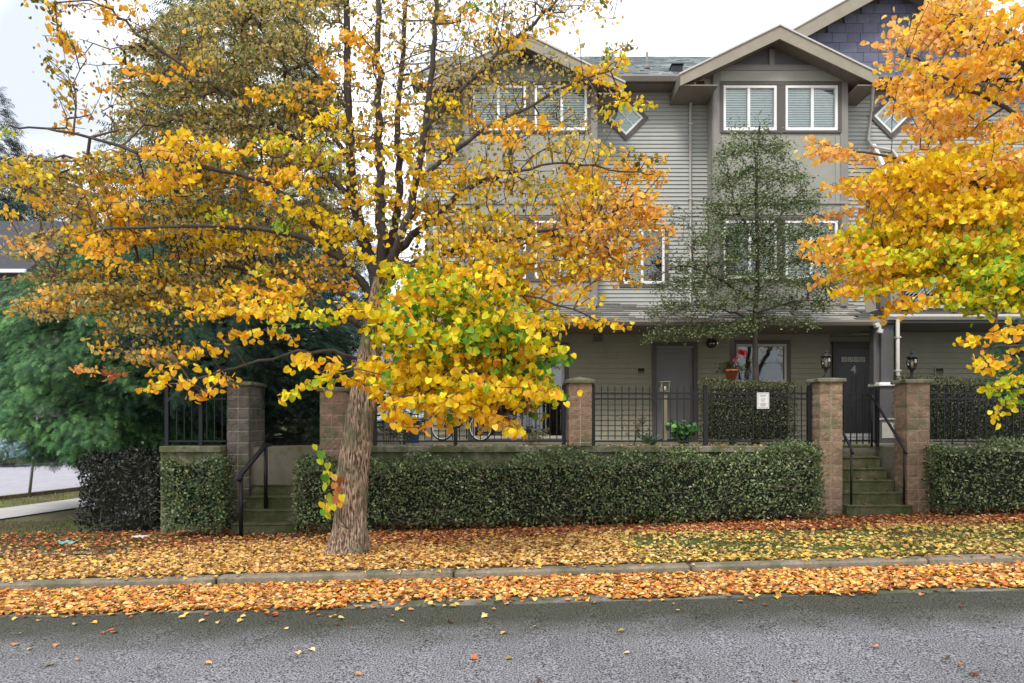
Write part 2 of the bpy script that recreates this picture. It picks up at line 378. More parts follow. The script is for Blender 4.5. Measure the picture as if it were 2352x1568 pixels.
def asphalt():
    m = bpy.data.materials.new("asphalt"); m.use_nodes = True; n, l = m.node_tree.nodes, m.node_tree.links
    b = n["Principled BSDF"]; b.inputs["Roughness"].default_value = .75; b.inputs["Specular IOR Level"].default_value = .35
    tc = n.new("ShaderNodeTexCoord")
    def noise(s, d=3):
        z = n.new("ShaderNodeTexNoise"); z.inputs["Scale"].default_value = s; z.inputs["Detail"].default_value = d; l.new(tc.outputs["Object"], z.inputs["Vector"]); return z.outputs["Fac"]
    def ramp(src, a, ca, b_, cb):
        r = n.new("ShaderNodeValToRGB"); r.color_ramp.elements[0].position = a; r.color_ramp.elements[0].color = (*ca, 1)
        r.color_ramp.elements[1].position = b_; r.color_ramp.elements[1].color = (*cb, 1); l.new(src, r.inputs[0]); return r.outputs[0]
    grain = ramp(noise(85, 3), .41, (.03, .03, .034), .59, (.33, .33, .35))
    big = ramp(noise(.8, 6), .3, (.82, .82, .82), .7, (1.12, 1.12, 1.14))
    mm = n.new("ShaderNodeMixRGB"); mm.blend_type = 'MULTIPLY'; mm.inputs[0].default_value = 1; l.new(grain, mm.inputs[1]); l.new(big, mm.inputs[2])
    # damp, mossy band that lies along the gutter edge
    sx = n.new("ShaderNodeSeparateXYZ"); l.new(tc.outputs["Object"], sx.inputs[0])
    ad = n.new("ShaderNodeMath"); ad.operation = 'MULTIPLY_ADD'; l.new(noise(2.2, 6), ad.inputs[0]); ad.inputs[1].default_value = .9; l.new(sx.outputs["Y"], ad.inputs[2])
    w = n.new("ShaderNodeMapRange"); w.inputs[1].default_value = 5.8; w.inputs[2].default_value = 6.55; l.new(ad.outputs[0], w.inputs[0])
    wet = ramp(noise(85, 3), .41, (.010, .011, .008), .59, (.10, .105, .08))
    m3 = n.new("ShaderNodeMixRGB"); l.new(w.outputs[0], m3.inputs[0]); l.new(mm.outputs[0], m3.inputs[1]); l.new(wet, m3.inputs[2])
    l.new(m3.outputs[0], b.inputs["Base Color"])
    bp = n.new("ShaderNodeBump"); bp.inputs["Strength"].default_value = .6; bp.inputs["Distance"].default_value = .01
    l.new(noise(85, 3), bp.inputs["Height"]); l.new(bp.outputs[0], b.inputs["Normal"]); return m
m = MB()
xs = [-120, -30, -8]+[-8+i for i in range(1, 20)]+[12, 40, 120]
for a, b in zip(xs[:-1], xs[1:]):
    m.add([(a, -25, 0), (b, -25, 0), (b, 6.58, 0), (a, 6.58, 0)], [(0, 1, 2, 3)])
tag(m.build("road", asphalt(), sheared=True), kind='structure')
m = MB(); x = -120.
xk = [-.6+2.44*k for k in range(-14, 20)]
for a, b in zip(xk[:-1], xk[1:]):
    m.box(a+.004, b-.004, 6.56, 7.6, -.1, .006)
tag(m.build("gutter_pan", M['pan'], sheared=True), kind='structure')
m = MB()
for a, b in zip(xk[:-1], xk[1:]):
    j = rnd.uniform(-.008, .008)
    m.box(a+.012, b-.012, 7.58, 7.75, -.12, .098+j, bev=.022)
tag(m.build("kerb", M['kerb'], sheared=True), kind='structure')

def ground_poly(name, pxs, mt, dz):
    pts = [GP(*p) for p in pxs]; m = MB(); n = len(pts)//2
    # pts: near edge left..right then far edge right..left
    near, far = pts[:n], pts[n:][::-1]
    for i in range(n-1):
        q = [near[i], near[i+1], far[i+1], far[i]]
        m.add([(x, y, gz(x, y)+dz) for x, y in q], [(0, 1, 2, 3)])
    return tag(m.build(name, mt), kind='structure')
def strip_world(name, A, B, w, mt, dz, n=24):
    """strip from A to B (world xy), width w to the left"""
    m = MB(); A, B = np.array(A, float), np.array(B, float); d = (B-A)/np.linalg.norm(B-A); nn = np.array((-d[1], d[0]))
    for i in range(n):
        p, q = A+(B-A)*i/n, A+(B-A)*(i+1)/n
        m.add([(*v, gz(*v)+dz) for v in (p, q, q+nn*w, p+nn*w)], [(0, 1, 2, 3)])
    return tag(m.build(name, mt), kind='structure')
# side street: its pavement, verge and carriageway run away to the back on the left
a0, a1 = np.array(GP(0, 1195)), np.array(GP(235, 1160))
dd = (a1-a0)/np.linalg.norm(a1-a0)
strip_world("side_pavement", a0-dd*4.2, a0+dd*70, 1.55, M['walk'], .03, 60)
b0 = np.array(GP(0, 1147)); strip_world("side_road", b0-dd*7.6, b0+dd*90, 11.5, M['sroad'], .02, 70)
m = MB()
nn = np.array((-dd[1], dd[0]))
for off in (-.14, 11.5):
    for i in range(70):
        p, q = b0+dd*(i-6)+nn*off, b0+dd*(i-5.02)+nn*off
        w = nn*.14
        V = [(*v, gz(*v)+h) for h in (-.05, .10) for v in (p, q, q+w, p+w)]
        m.add(V, [(3, 2, 1, 0), (4, 5, 6, 7), (0, 1, 5, 4), (1, 2, 6, 5), (2, 3, 7, 6), (3, 0, 4, 7)])
tag(m.build("side_kerb", M['kerb']), kind='structure')
m = MB()
for i in range(14):
    a = -12.2+.55*i
    m.add([(x, y, gz(x, y)+.026) for x, y in ((a, 9.95), (a+.54, 9.95), (a+.54, 10.3), (a, 10.3))], [(0, 1, 2, 3)])
tag(m.build("path", M['pan']), kind='structure')
# raised yard behind the wall
PATIO = 1.14
m = MB()
m.box(-6.0, 5.58, 12.98, 24, -.3, PATIO); m.box(5.58, 6.72, 13.64, 24, -.3, PATIO-.002); m.box(6.72, 26, 12.98, 24, -.3, PATIO)
tag(m.build("patio", mat("patio concrete", lin((128, 124, 110)), .9, .2, 4, .3, 50, moss=lin((96, 96, 60)), moss_amt=.5)), kind='structure')

# ------------------------------------------------------------ split-faced block piers
def block_box(m, x0, x1, y0, y1, z0, z1, n=4, amp=.012):
    """rough-faced block: displaced grid on the four sides"""
    c = 1+rnd.uniform(-.14, .14); col = (c, c*(1+rnd.uniform(-.04, .04)), c*(1+rnd.uniform(-.05, .05)))
    def face(o, u, v, nrm):
        V = []
        for j in range(n+1):
            for i in range(n+1):
                e = (0 < i < n) and (0 < j < n)
                d = rnd.uniform(.2, 1)*amp if e else 0
                V.append(np.array(o)+np.array(u)*i/n+np.array(v)*j/n+np.array(nrm)*d)
        m.add(V, [(j*(n+1)+i, j*(n+1)+i+1, (j+1)*(n+1)+i+1, (j+1)*(n+1)+i) for j in range(n) for i in range(n)], col)
    w, d, h = x1-x0, y1-y0, z1-z0
    face((x0, y0, z0), (w, 0, 0), (0, 0, h), (0, -1, 0)); face((x1, y1, z0), (-w, 0, 0), (0, 0, h), (0, 1, 0))
    face((x1, y0, z0), (0, d, 0), (0, 0, h), (1, 0, 0)); face((x0, y1, z0), (0, -d, 0), (0, 0, h), (-1, 0, 0))
def pier(label, x0, x1, y0, y1, z0, ztop, cap='flat', bm='block'):
    t = thing("block_pier", label, "pier", ((x0+x1)/2, (y0+y1)/2, z0), "block piers along the front wall")
    m = MB(); m.box(x0+.012, x1-.012, y0+.012, y1-.012, z0, ztop); m.build("mortar_core", M['mortar'], t)
    m = MB(); z = ztop; k = 0
    while z > z0+.03:
        zb = max(z-.2, z0); xm = (x0+x1)/2
        nd = max(1, round((y1-y0)/.4)); dy = (y1-y0)/nd
        for q in range(nd):
            block_box(m, x0, xm-.006, y0+q*dy+.003, y0+(q+1)*dy-.003, zb+.006, z-.006)
            block_box(m, xm+.006, x1, y0+q*dy+.003, y0+(q+1)*dy-.003, zb+.006, z-.006)
        z -= .2; k += 1
    m.build("blockwork", M[bm], t)
    m = MB(); e = .05
    m.box(x0-e, x1+e, y0-e, y1+e, ztop+.001, ztop+.065, bev=.01)
    xm, ym = (x0+x1)/2, (y0+y1)/2
    m.add([(x0-e+.01, y0-e+.01, ztop+.066), (x1+e-.01, y0-e+.01, ztop+.066), (x1+e-.01, y1+e-.01, ztop+.066), (x0-e+.01, y1+e-.01, ztop+.066), (xm, ym, ztop+.066+(.06 if cap == 'peak' else .025))],
          [(0, 1, 4), (1, 2, 4), (2, 3, 4), (3, 0, 4)])
    m.build("cap_stone", M['conc'], t)
    return t
YP = 12.55
pier("block pier left of the front door steps, with a lantern on its cap", 5.22, 5.605, YP, YP+.42, -.1, 2.26)
pier("block pier right of the front door steps, with a lantern on its cap", 6.70, 7.085, YP, YP+.42, -.1, 2.24)
pier("block pier with a peaked cap standing on the wall between two fence panels", .97, 1.36, YP+.05, YP+.45, 1.175, 2.24, 'peak')
pier("shaded grey block pier left of the dark side steps, no lantern", -4.96, -4.58, 12.87, 13.72, -.3, 2.22, 'flat', 'blockShade')
pier("block pier partly behind the yellow tree trunk", -3.26, -2.86, YP, YP+.42, -.3, 2.1)

# ------------------------------------------------------------ retaining wall
def wall_seg(label, x0, x1, z0=-.45, side=False):
    t = thing("retaining_wall", label, "wall", ((x0+x1)/2, 12.85, 0), "low wall along the yard")
    m = MB(); m.box(x0, x1, 12.72, 12.98, z0, 1.06); m.build("wall_body", M['conc'], t)
    m = MB(); n = max(1, int((x1-x0)/1.8)); w = (x1-x0)/n
    for i in range(n): m.box(x0+i*w+.003, x0+(i+1)*w-.003, 12.655, 13.05, 1.061, 1.17, bev=.012)
    m.build("coping", M['conc'], t)
    if side:
        m = MB(); m.box(x0, x0+.26, 12.981, 24, z0, 1.06); m.build("side_wall", M['conc'], t)
    return t
wall_seg("mossy concrete wall running behind the long hedge under the bicycle fence", -2.86, 5.215)
wall_seg("short concrete wall at the left corner under the shaded fence", -6.04, -4.97, side=True)
wall_seg("concrete wall right of the front door steps behind the right hedge", 7.09, 16)
m = MB(); t = thing("landing_wall", "dark block wall with pale coping at the head of the side steps", "wall", (-3.8, 13.2, 0))
m.box(-4.57, -3.27, 13.35, 13.6, -.3, 1.02)
for i in range(4): m.box(-4.57+.32*i+.004, -4.57+.32*(i+1)-.004, 13.335, 13.349, .2, .98)
m.build("wall_body", M['post'], t)
m = MB(); m.box(-4.57, -3.265, 13.28, 13.66, 1.021, 1.10, bev=.01); m.build("coping", M['conc'], t)

# ------------------------------------------------------------ steps
def steps(label, x0, x1, n, y0, z0, rise, tread, depth_end, base_e=.05):
    t = thing("concrete_steps", label, "steps", ((x0+x1)/2, y0, z0))
    for k in range(n):
        m = MB(); e = base_e if k == 0 else 0
        zt = z0+rise*(k+1); zb = z0+rise*k if k else z0-.3
        m.box(x0-e, x1+e, y0+tread*k, depth_end, zb+(.001 if k else 0), zt-.03)
        m.box(x0-e, x1+e, y0+tread*k-.02, depth_end+.001, zt-.0295, zt, bev=.008)
        m.build("step", M['steps'], t)
    return t
steps("mossy concrete steps leading up to the front door numbered 4", 5.66, 6.66, 6, 12.4, 0.0, .19, .25, 14.0)
steps("dark mossy side steps beside the yellow tree, under the shaded pier", -4.55, -3.6, 4, 12.15, -.27, .19, .27, 13.27, .06)

# ------------------------------------------------------------ iron fences, gate, handrails
def picket_mesh(h):
    m = MB(); m.box(-.008, .008, -.008, .008, 0, h); m.add([(-.008, -.008, h), (.008, -.008, h), (.008, .008, h), (-.008, .008, h), (0, 0, h+.03)], [(0, 1, 4), (1, 2, 4), (2, 3, 4), (3, 0, 4)])
    return m
def fence(label, x0, x1, posts=(), y=12.86, z0=1.23, sp=.118):
    t = thing("iron_fence", label, "fence", (x0, y, 1.17), "black iron fence panels")
    for z in (z0+.02, 1.985, 2.08):
        m = MB(); m.box(x0, x1, y-.016, y+.016, z-.014, z+.014); m.build("rail", M['metalB'], t)
    for px in posts:
        m = MB(); m.box(px-.032, px+.032, y-.032, y+.032, 1.17, 2.2); m.lathe(px, y, [(.03, 2.2), (.036, 2.215), (.02, 2.24), (.008, 2.29)], 8)
        m.build("fence_post", M['metalB'], t)
    n = int((x1-x0)/sp); proto = None
    for i in range(n):
        x = x0+(i+.5)*(x1-x0)/n
        if any(abs(x-p) < .04 for p in posts): continue
        if proto is None:
            o = picket_mesh(.92).build("picket", M['metalB'], None); proto = o; o.parent = t
        else:
            o = proto.copy(); COL.objects.link(o); o.parent = t
        o.location = (x-x0, -.0, z0+.045-1.17)
        o.rotation_euler = (0, rnd.uniform(-.004, .004), 0)
    return t
fence("black iron fence panel in front of the parked bicycle", -2.42, .96, (-2.38, -.98, .9))
fence("black iron fence panel carrying the white notice, in front of the clipped yard hedge", 1.37, 5.21, (1.41, 3.36, 5.16))
fence("black iron fence panel right of the right lantern pier", 7.09, 13.2, (7.13, 9.2, 11.2))
fence("shaded iron fence panel at the far left corner under the conifer", -6.02, -4.97, (-5.99, -5.40))
g = thing("iron_gate", "black iron gate standing at the top of the front door steps", "gate", (5.66, 13.45, PATIO))
for z in (1.24, 1.98, 2.10):
    m = MB(); m.box(5.70, 6.60, 13.43, 13.46, z-.014, z+.014); m.build("rail", M['metalB'], g)
for i in range(9):
    m = MB(); x = 5.70+.1125*i; m.box(x-.009, x+.009, 13.436, 13.454, 1.18, 2.16); m.build("picket", M['metalB'], g)
m = MB(); m.box(5.64, 5.685, 13.42, 13.47, PATIO, 2.2); m.build("gate_post", M['metalB'], g)
m = MB(); m.box(6.615, 6.66, 13.42, 13.47, PATIO, 2.2); m.build("gate_post", M['metalB'], g)
def handrail(label, x, y0, z0, y1, z1, r=.02, h0=.95, h1=.92, x1=None):
    x1 = x if x1 is None else x1
    t = thing("handrail", label, "handrail", (x, y0, z0))
    m = MB(); m.tube([(x, y0, z0), (x, y0, z0+h0)], r, 8); m.build("rail_post", M['metalB'], t)
    m = MB(); m.tube([(x1, y1, z1), (x1, y1, z1+h1)], r, 8); m.build("rail_post", M['metalB'], t)
    m = MB(); m.tube([(x, y0-.08, z0+h0-.09), (x, y0, z0+h0), (x1, y1, z1+h1), (x1, y1+.2, z1+h1)], r*1.15, 8); m.build("grab_rail", M['metalB'], t)
    return t
handrail("sloping black handrail on the left side of the front door steps", 5.72, 12.48, .19, 13.6, 1.14)
handrail("sloping black handrail on the right side of the front door steps", 6.61, 12.48, .19, 13.6, 1.14)
handrail("thick dark handrail climbing the side steps by the shaded pier", -4.38, 11.96, -.28, 12.62, .11, .035, 1.02, 1.08, -4.2)

# ------------------------------------------------------------ lanterns on the gate piers
def lantern(label, x, y, z):
    t = thing("pier_lantern", label, "lantern", (x, y, z), "lanterns on the gate piers")
    m = MB(); m.lathe(x, y, [(.065, z), (.065, z+.015), (.045, z+.03), (.025, z+.05), (.023, z+.11), (.035, z+.13), (.028, z+.145), (.065, z+.165), (.073, z+.175), (.073, z+.185)], 12); m.build("stem", M['metalB'], t)
    zb = z+.185
    m = MB(); m.lathe(x, y, [(.06, zb+.002), (.084, zb+.085), (.077, zb+.145), (.052, zb+.168)], 8, smooth=False); m.build("glass_body", M['lamp'], t)
    m = MB(); m.lathe(x, y, [(.016, zb), (.018, zb+.05), (.022, zb+.085), (.016, zb+.12), (.004, zb+.13)], 8); m.build("bulb", M['white'], t)
    m = MB()
    for k in range(8):
        a = 2*math.pi*k/8
        m.tube([(x+r*math.cos(a), y+r*math.sin(a), zz) for r, zz in ((.062, zb), (.087, zb+.085), (.080, zb+.145), (.055, zb+.17))], .005, 5)
    m.build("cage", M['metalB'], t)
    m = MB(); m.lathe(x, y, [(.095, zb+.17), (.098, zb+.183), (.06, zb+.212), (.03, zb+.23), (.026, zb+.247), (.036, zb+.255), (.017, zb+.27), (.010, zb+.29), (.015, zb+.30), (.003, zb+.32)], 12); m.build("lantern_cap", M['metalB'], t)
lantern("black caged lantern on the pier left of the front door steps", 5.41, YP+.2, 2.35)
lantern("black caged lantern on the pier right of the front door steps", 6.89, YP+.2, 2.33)

# ------------------------------------------------------------ notice on the fence
nx, nzv, ny = PX(1752, 12.84), PZ(920, 12.84), 12.825
t = thing("notice_sign", "white framed paper notice hung on the iron fence", "sign", (nx, ny, nzv))
m = MB(); m.box(nx-.105, nx+.105, ny-.004, ny+.008, nzv-.14, nzv+.14, bev=.002); m.build("board", M['paper'], t)
m = MB()
for (a, b, c, d) in ((-.09, .09, .118, .123), (-.09, .09, -.123, -.118), (-.09, -.086, -.1175, .1175), (.086, .09, -.1175, .1175)):
    m.box(nx+a, nx+b, ny-.0075, ny-.005, nzv+c, nzv+d)
m.torus((nx, ny-.006, nzv+.015), .032, .0025, (0, 1, 0), 24, 4)
m.bar((nx-.018, ny-.006, nzv+.02), (nx-.002, ny-.006, nzv+.002), .004, .003, up=(0, 1, 0)); m.bar((nx-.002, ny-.006, nzv+.002), (nx+.022, ny-.006, nzv+.034), .004, .003, up=(0, 1, 0))
for i in range(4):
    w = (.05, .06, .045, .055)[i]; m.box(nx-w, nx+w, ny-.007, ny-.005, nzv-.045-.017*i, nzv-.04-.017*i)
for i in range(2): m.box(nx-.05, nx+.05, ny-.007, ny-.005, nzv+.075+.016*i, nzv+.08+.016*i)
m.build("print", M['ink'], t)
# ------------------------------------------------------------ the townhouse
YW, YB, YR = 16.8, 16.25, 17.4
H = thing("townhouse", "three storey taupe townhouse row with gabled bays and horizontal siding, front door numbered 4", "building", (5, YW, PATIO))
def wx(px, Y=YW): return PX(px, Y)
def wz(py, Y=YW): return PZ(py, Y)

def lap_wall(name, mt, x0f, x1f, z0, z1, Y, step, openings, lap=.026):
    """horizontal lap siding: every course leans out at its foot"""
    m = MB(); n = int(round((z1-z0)/step)); step = (z1-z0)/n
    for k in range(n):
        a, b = z0+k*step, z0+(k+1)*step; zm = (a+b)/2
        x0 = x0f(zm) if callable(x0f) else x0f; x1 = x1f(zm) if callable(x1f) else x1f
        if x1 <= x0: continue
        segs = [(x0, x1)]
        for (p, q, r, s) in openings:
            if r < zm < s:
                ns = []
                for (u, v) in segs:
                    if p > u: ns.append((u, min(v, p)))
                    if q < v: ns.append((max(u, q), v))
                segs = [t for t in ns if t[1]-t[0] > .01]
        for (u, v) in segs:
            m.add([(u, Y-lap, a), (v, Y-lap, a), (v, Y, b+.002), (u, Y, b+.002), (u, Y+.03, a), (v, Y+.03, a)], [(0, 1, 2, 3), (4, 5, 1, 0)])
    return m.build(name, mt, H)
def flat_wall(m, x0, x1, z0, z1, Y, openings, th=.1):
    zs = sorted({z0, z1} | {z for o in openings for z in o[2:4] if z0 < z < z1})
    for a, b in zip(zs[:-1], zs[1:]):
        zm = (a+b)/2; cuts = sorted([(o[0], o[1]) for o in openings if o[2] < zm < o[3]]); u = x0
        for p, q in cuts:
            if p > u: m.box(u, p, Y, Y+th, a, b)
            u = q
        if u < x1: m.box(u, x1, Y, Y+th, a, b)

def window(X0, X1, Z0, Z1, Y, sash=(.5,), blind='slats', trim=.1, fmat='white', glass='glass', hang=1.0, name='window'):
    m = MB(); yo = Y-.045
    if trim:
        m.box(X0-trim, X1+trim, yo, Y+.02, Z1, Z1+trim, bev=.006); m.box(X0-trim, X1+trim, yo, Y+.02, Z0-trim, Z0, bev=.006)
        m.box(X0-trim, X0, yo+.002, Y+.02, Z0, Z1); m.box(X1, X1+trim, yo+.002, Y+.02, Z0, Z1)
    else:
        m.box(X0, X1, Y+.001, Y+.03, Z1, Z1+.02)
    w = m.build(name, M['trim'], H)
    m = MB(); e = .052; y0, y1 = Y-.03, Y+.07
    m.box(X0, X1, y0, y1, Z1-e, Z1); m.box(X0, X1, y0, y1, Z0, Z0+e*1.2); m.box(X0, X0+e, y0+.001, y1, Z0+e*1.2, Z1-e); m.box(X1-e, X1, y0+.001, y1, Z0+e*1.2, Z1-e)
    for s in sash:
        xm = X0+(X1-X0)*s; m.box(xm-.028, xm+.028, y0+.012, y1, Z0+e*1.2, Z1-e)
    m.build("frame", M[fmat], w)
    m = MB(); m.box(X0+e, X1-e, Y+.02, Y+.026, Z0+e, Z1-e); m.build("pane", M[glass], w)
    m = MB(); xa, xb, za, zb, yb, yd = X0+.002, X1-.002, Z0+.002, Z1-.002, Y+.071, Y+.75
    m.add([(xa, yb, za), (xb, yb, za), (xb, yb, zb), (xa, yb, zb), (xa, yd, za), (xb, yd, za), (xb, yd, zb), (xa, yd, zb)],
          [(4, 5, 6, 7), (0, 4, 7, 3), (1, 2, 6, 5), (3, 7, 6, 2), (0, 1, 5, 4)])
    m.build("interior", M['room'], w)
    if blind in ('slats', 'slats_l', 'slats_r'):
        m = MB(); z = Z1-e-.02; zb2 = Z1-(Z1-Z0)*hang
        xa = X0+e if blind != 'slats_r' else X0+(X1-X0)*.5; xb = X1-e if blind != 'slats_l' else X0+(X1-X0)*.5
        while z > max(Z0+e, zb2):
            m.add([(xa, Y+.075, z), (xb, Y+.075, z), (xb, Y+.10, z+.044), (xa, Y+.10, z+.044)], [(0, 1, 2, 3)]); z -= .052
        m.build("blind", M['blind'], w)
    if blind == 'vert':
        m = MB(); x = X0+e+.04
        while x < X1-e-.03:
            m.add([(x-.04, Y+.09, Z0+e), (x+.04, Y+.12, Z0+e), (x+.04, Y+.12, Z1-e), (x-.04, Y+.09, Z1-e)], [(0, 1, 2, 3)]); x += .085
        m.build("blind", M['vblind'], w)
    if blind == 'curtain':
        m = MB(); n = 40; xa, xb = X0+e, X0+e+(X1-X0)*.42
        V = [(xa+(xb-xa)*i/n, Y+.11+.015*math.sin(i*1.1), z) for z in (Z0+e, Z1-e) for i in range(n+1)]
        m.add(V, [(i, i+1, n+2+i, n+1+i) for i in range(n)], smooth=True); m.build("curtain", M['curtain'], w)
    return w

def shingles(m, E0, E1, T0, T1, course=.16, tab=.3, cj=.16, th=.009):
    """overlapping tabs on the plane eave(E0,E1) - top(T0,T1)"""
    E0, E1, T0, T1 = [np.array(p, float) for p in (E0, E1, T0, T1)]
    L = np.linalg.norm((T0+T1)/2-(E0+E1)/2); n = max(1, int(L/course))
    nrm = np.cross(E1-E0, T0-E0); nrm /= np.linalg.norm(nrm)
    if nrm[2] < 0: nrm = -nrm
    for k in range(n):
        a0, a1 = E0+(T0-E0)*k/n, E1+(T1-E1)*k/n; b0, b1 = E0+(T0-E0)*(k+1)/n, E1+(T1-E1)*(k+1)/n
        w = np.linalg.norm(a1-a0); nt = max(1, int(w/tab)); o = rnd.random()*.8
        cuts = [0]+[min(1, (i+o+rnd.uniform(-.25, .25))/nt) for i in range(1, nt)]+[1]
        for s, t in zip(cuts[:-1], cuts[1:]):
            if t <= s: continue
            h = th*rnd.uniform(.5, 2.0); c = 1+rnd.uniform(-cj, cj); bl = rnd.uniform(-.03, .03)
            p, q = a0+(a1-a0)*s+nrm*h, a0+(a1-a0)*t+nrm*h; r, u = b0+(b1-b0)*t+nrm*.001, b0+(b1-b0)*s+nrm*.001
            lo, lq = a0+(a1-a0)*s-nrm*.004, a0+(a1-a0)*t-nrm*.004
            m.add([p, q, r, u, lo, lq], [(0, 1, 2, 3), (4, 5, 1, 0)], (c-bl, c, c+bl)); m.c[-2:] = [(.18, .18, .18)]*2

# --- walls
lowZ, midZ, topZ = PATIO, 4.05, 9.06
patio_door = (wx(1085), wx(1296), PATIO+.05, wz(797))
door2 = (wx(1507), wx(1592), PATIO+.03, wz(795))
lwin = (wx(1690), wx(1806), wz(878), wz(790))
recess = (7.2, 8.75, PATIO-.1, 3.55)
cwin = (wx(1431), wx(1526), wz(652), wz(526))
xL, xR = wx(981), 15.5
lap_wall("lower_wall", M['sidingG'], xL, xR, PATIO, 3.6, YW, .118, [patio_door, door2, lwin, recess], .03)
big_ax, big_z, big_s = wx(2045), wz(-42), .56
bal = (8.0, 15.4, 4.0, 7.0)
lap_wall("upper_wall", M['siding'], xL, xR, midZ-.3, topZ+.0, YW, .091, [cwin, (-1.0, 1.78, 4, 9.4), (4.5, 7.28, 4, 9.4), bal])
# shingled top gable
zt = big_z-.1
m = MB(); z = topZ+.005; k = 0
while z < zt:
    hw = (big_z-.25-z-.11)/big_s; x = big_ax-hw-rnd.random()*.3
    while x < big_ax+hw:
        w = rnd.choice((.24, .3, .34, .4)); a, b = max(x, big_ax-hw), min(x+w-.008, big_ax+hw)
        if b > a:
            c = 1+rnd.uniform(-.13, .13); m.box(a, b, YW-.02-rnd.uniform(0, .008), YW+.02, z, z+.215+rnd.uniform(-.006, 0), (c, c, c*1.03))
        x += w
    z += .22; k += 1
m.build("shingled_gable", M['shingW'], H)
m = MB(); hw0 = (big_z-.12-topZ)/big_s
m.add([(big_ax-hw0, YW+.01, topZ), (big_ax+hw0, YW+.01, topZ), (big_ax, YW+.01, big_z-.12)], [(0, 1, 2)]); m.build("gable_backing", M['trim'], H)
m = MB(); m.box(big_ax-hw0, big_ax+hw0, YW-.05, YW+.02, topZ-.09, topZ+.004, bev=.006); m.build("belt_board", M['corner'], H)
m = MB(); m.box(xL-.02, xL+.12, YW-.035, YW+.03, PATIO, topZ); m.box(xL-.02, xL+.01, YW+.031, YW+.16, PATIO, topZ); m.build("corner_board", M['corner'], H)
m = MB(); m.box(xL, xL+.02, YW+.03, 30, PATIO, topZ); m.box(xL, xR, 29.9, 30, PATIO, topZ); m.box(xR, xR+.02, YW, 30, PATIO, topZ); m.build("side_wall", M['siding'], H)

# --- roofs
def main_roof():
    m = MB(); ze, ye = 9.13, 16.25; s = .55; yr = 23.6; zr = ze+s*(yr-ye)
    shingles(m, (xL-.3, ye, ze), (xR+.3, ye, ze), (xL-.3, yr, zr), (xR+.3, yr, zr), .19, .33, .2)
    m.add([(xL-.3, yr, zr), (xR+.3, yr, zr), (xR+.3, 31, ze), (xL-.3, 31, ze)], [(0, 1, 2, 3)])
    m.add([(xL, ye+.3, ze), (xL, yr, zr), (xL, 30.6, ze)], [(0, 1, 2)])
    r = m.build("roof", M['roofG'], H)
    m = MB(); m.box(xL-.3, xR+.3, ye+.1, YW+.02, ze-.09, ze-.06); m.build("soffit", M['soffit'], r)
    for a, b in ((2.3, 3.62),):
        m = MB(); m.prism([(ye-.01, ze+.02), (ye-.11, ze+.02), (ye-.12, ze-.02), (ye-.07, ze-.11), (ye-.01, ze-.11)], 'x', a-.6, b+.6); m.build("gutter", M['gutter'], r)
    m = MB(); px, py = P(1488, 160, 18.5)[0], 18.6; z = ze+s*(py-ye); m.tube([(px, py, z-.05), (px, py, z+.42)], .03, 8); m.lathe(px, py, [(.09, z+.0), (.04, z+.1), (.033, z+.11)], 10); m.build("vent_pipe", M['gutter'], r)
    px = P(1550, 165, 18)[0]; py = 17.8; z = ze+s*(py-ye); m = MB(); m.box(px-.13, px+.13, py-.1, py+.2, z-.05, z+.12, bev=.015); m.box(px-.15, px+.15, py-.14, py+.22, z+.121, z+.14); m.build("roof_vent", M['metalB'], r)
main_roof()
def gable(ax, az, hw, drop, y0, y1, ywall, fh=.25, king=True, zband=None):
    s = drop/hw
    m = MB()
    for sg in (-1, 1):
        E = (ax+sg*hw, az-drop); T = (ax, az)
        if sg < 0: shingles(m, (E[0], y1, E[1]), (E[0], y0, E[1]), (T[0], y1, T[1]), (T[0], y0, T[1]), .19, .33, .2)
        else: shingles(m, (E[0], y0, E[1]), (E[0], y1, E[1]), (T[0], y0, T[1]), (T[0], y1, T[1]), .19, .33, .2)
    r = m.build("roof", M['roofG'], H)
    m = MB()
    for sg in (-1, 1):
        # fascia board under the rake, plumb cut
        poly = [(ax, az-.012), (ax+sg*hw, az-drop-.012), (ax+sg*hw, az-drop-.012-fh*.95), (ax, az-.012-fh*1.12)]
        m.prism(poly if sg < 0 else poly[::-1], 'y', y0, y0+.04)
    m.build("fascia", M['fascia'], r)
    m = MB()
    for sg in (-1, 1):
        poly = [(ax, az+.018), (ax+sg*(hw+.03), az-drop+.008), (ax+sg*(hw+.03), az-drop-.03), (ax, az-.018)]
        m.prism(poly if sg < 0 else poly[::-1], 'y', y0-.03, y0-.001)
    m.build("drip_edge", M['pipe'], r)
    m = MB()
    for sg in (-1, 1):
        V = [(ax, y0+.041, az-.2), (ax+sg*hw, y0+.041, az-drop-.2), (ax+sg*hw, ywall+.6, az-drop-.2), (ax, ywall+.6, az-.2)]
        m.add(V, [(0, 1, 2, 3)]);
        m.box(ax+sg*hw-.012, ax+sg*hw+.012, y0+.042, y1, az-drop-.24, az-drop-.02)
    m.build("soffit", M['soffit'], r)
    return r
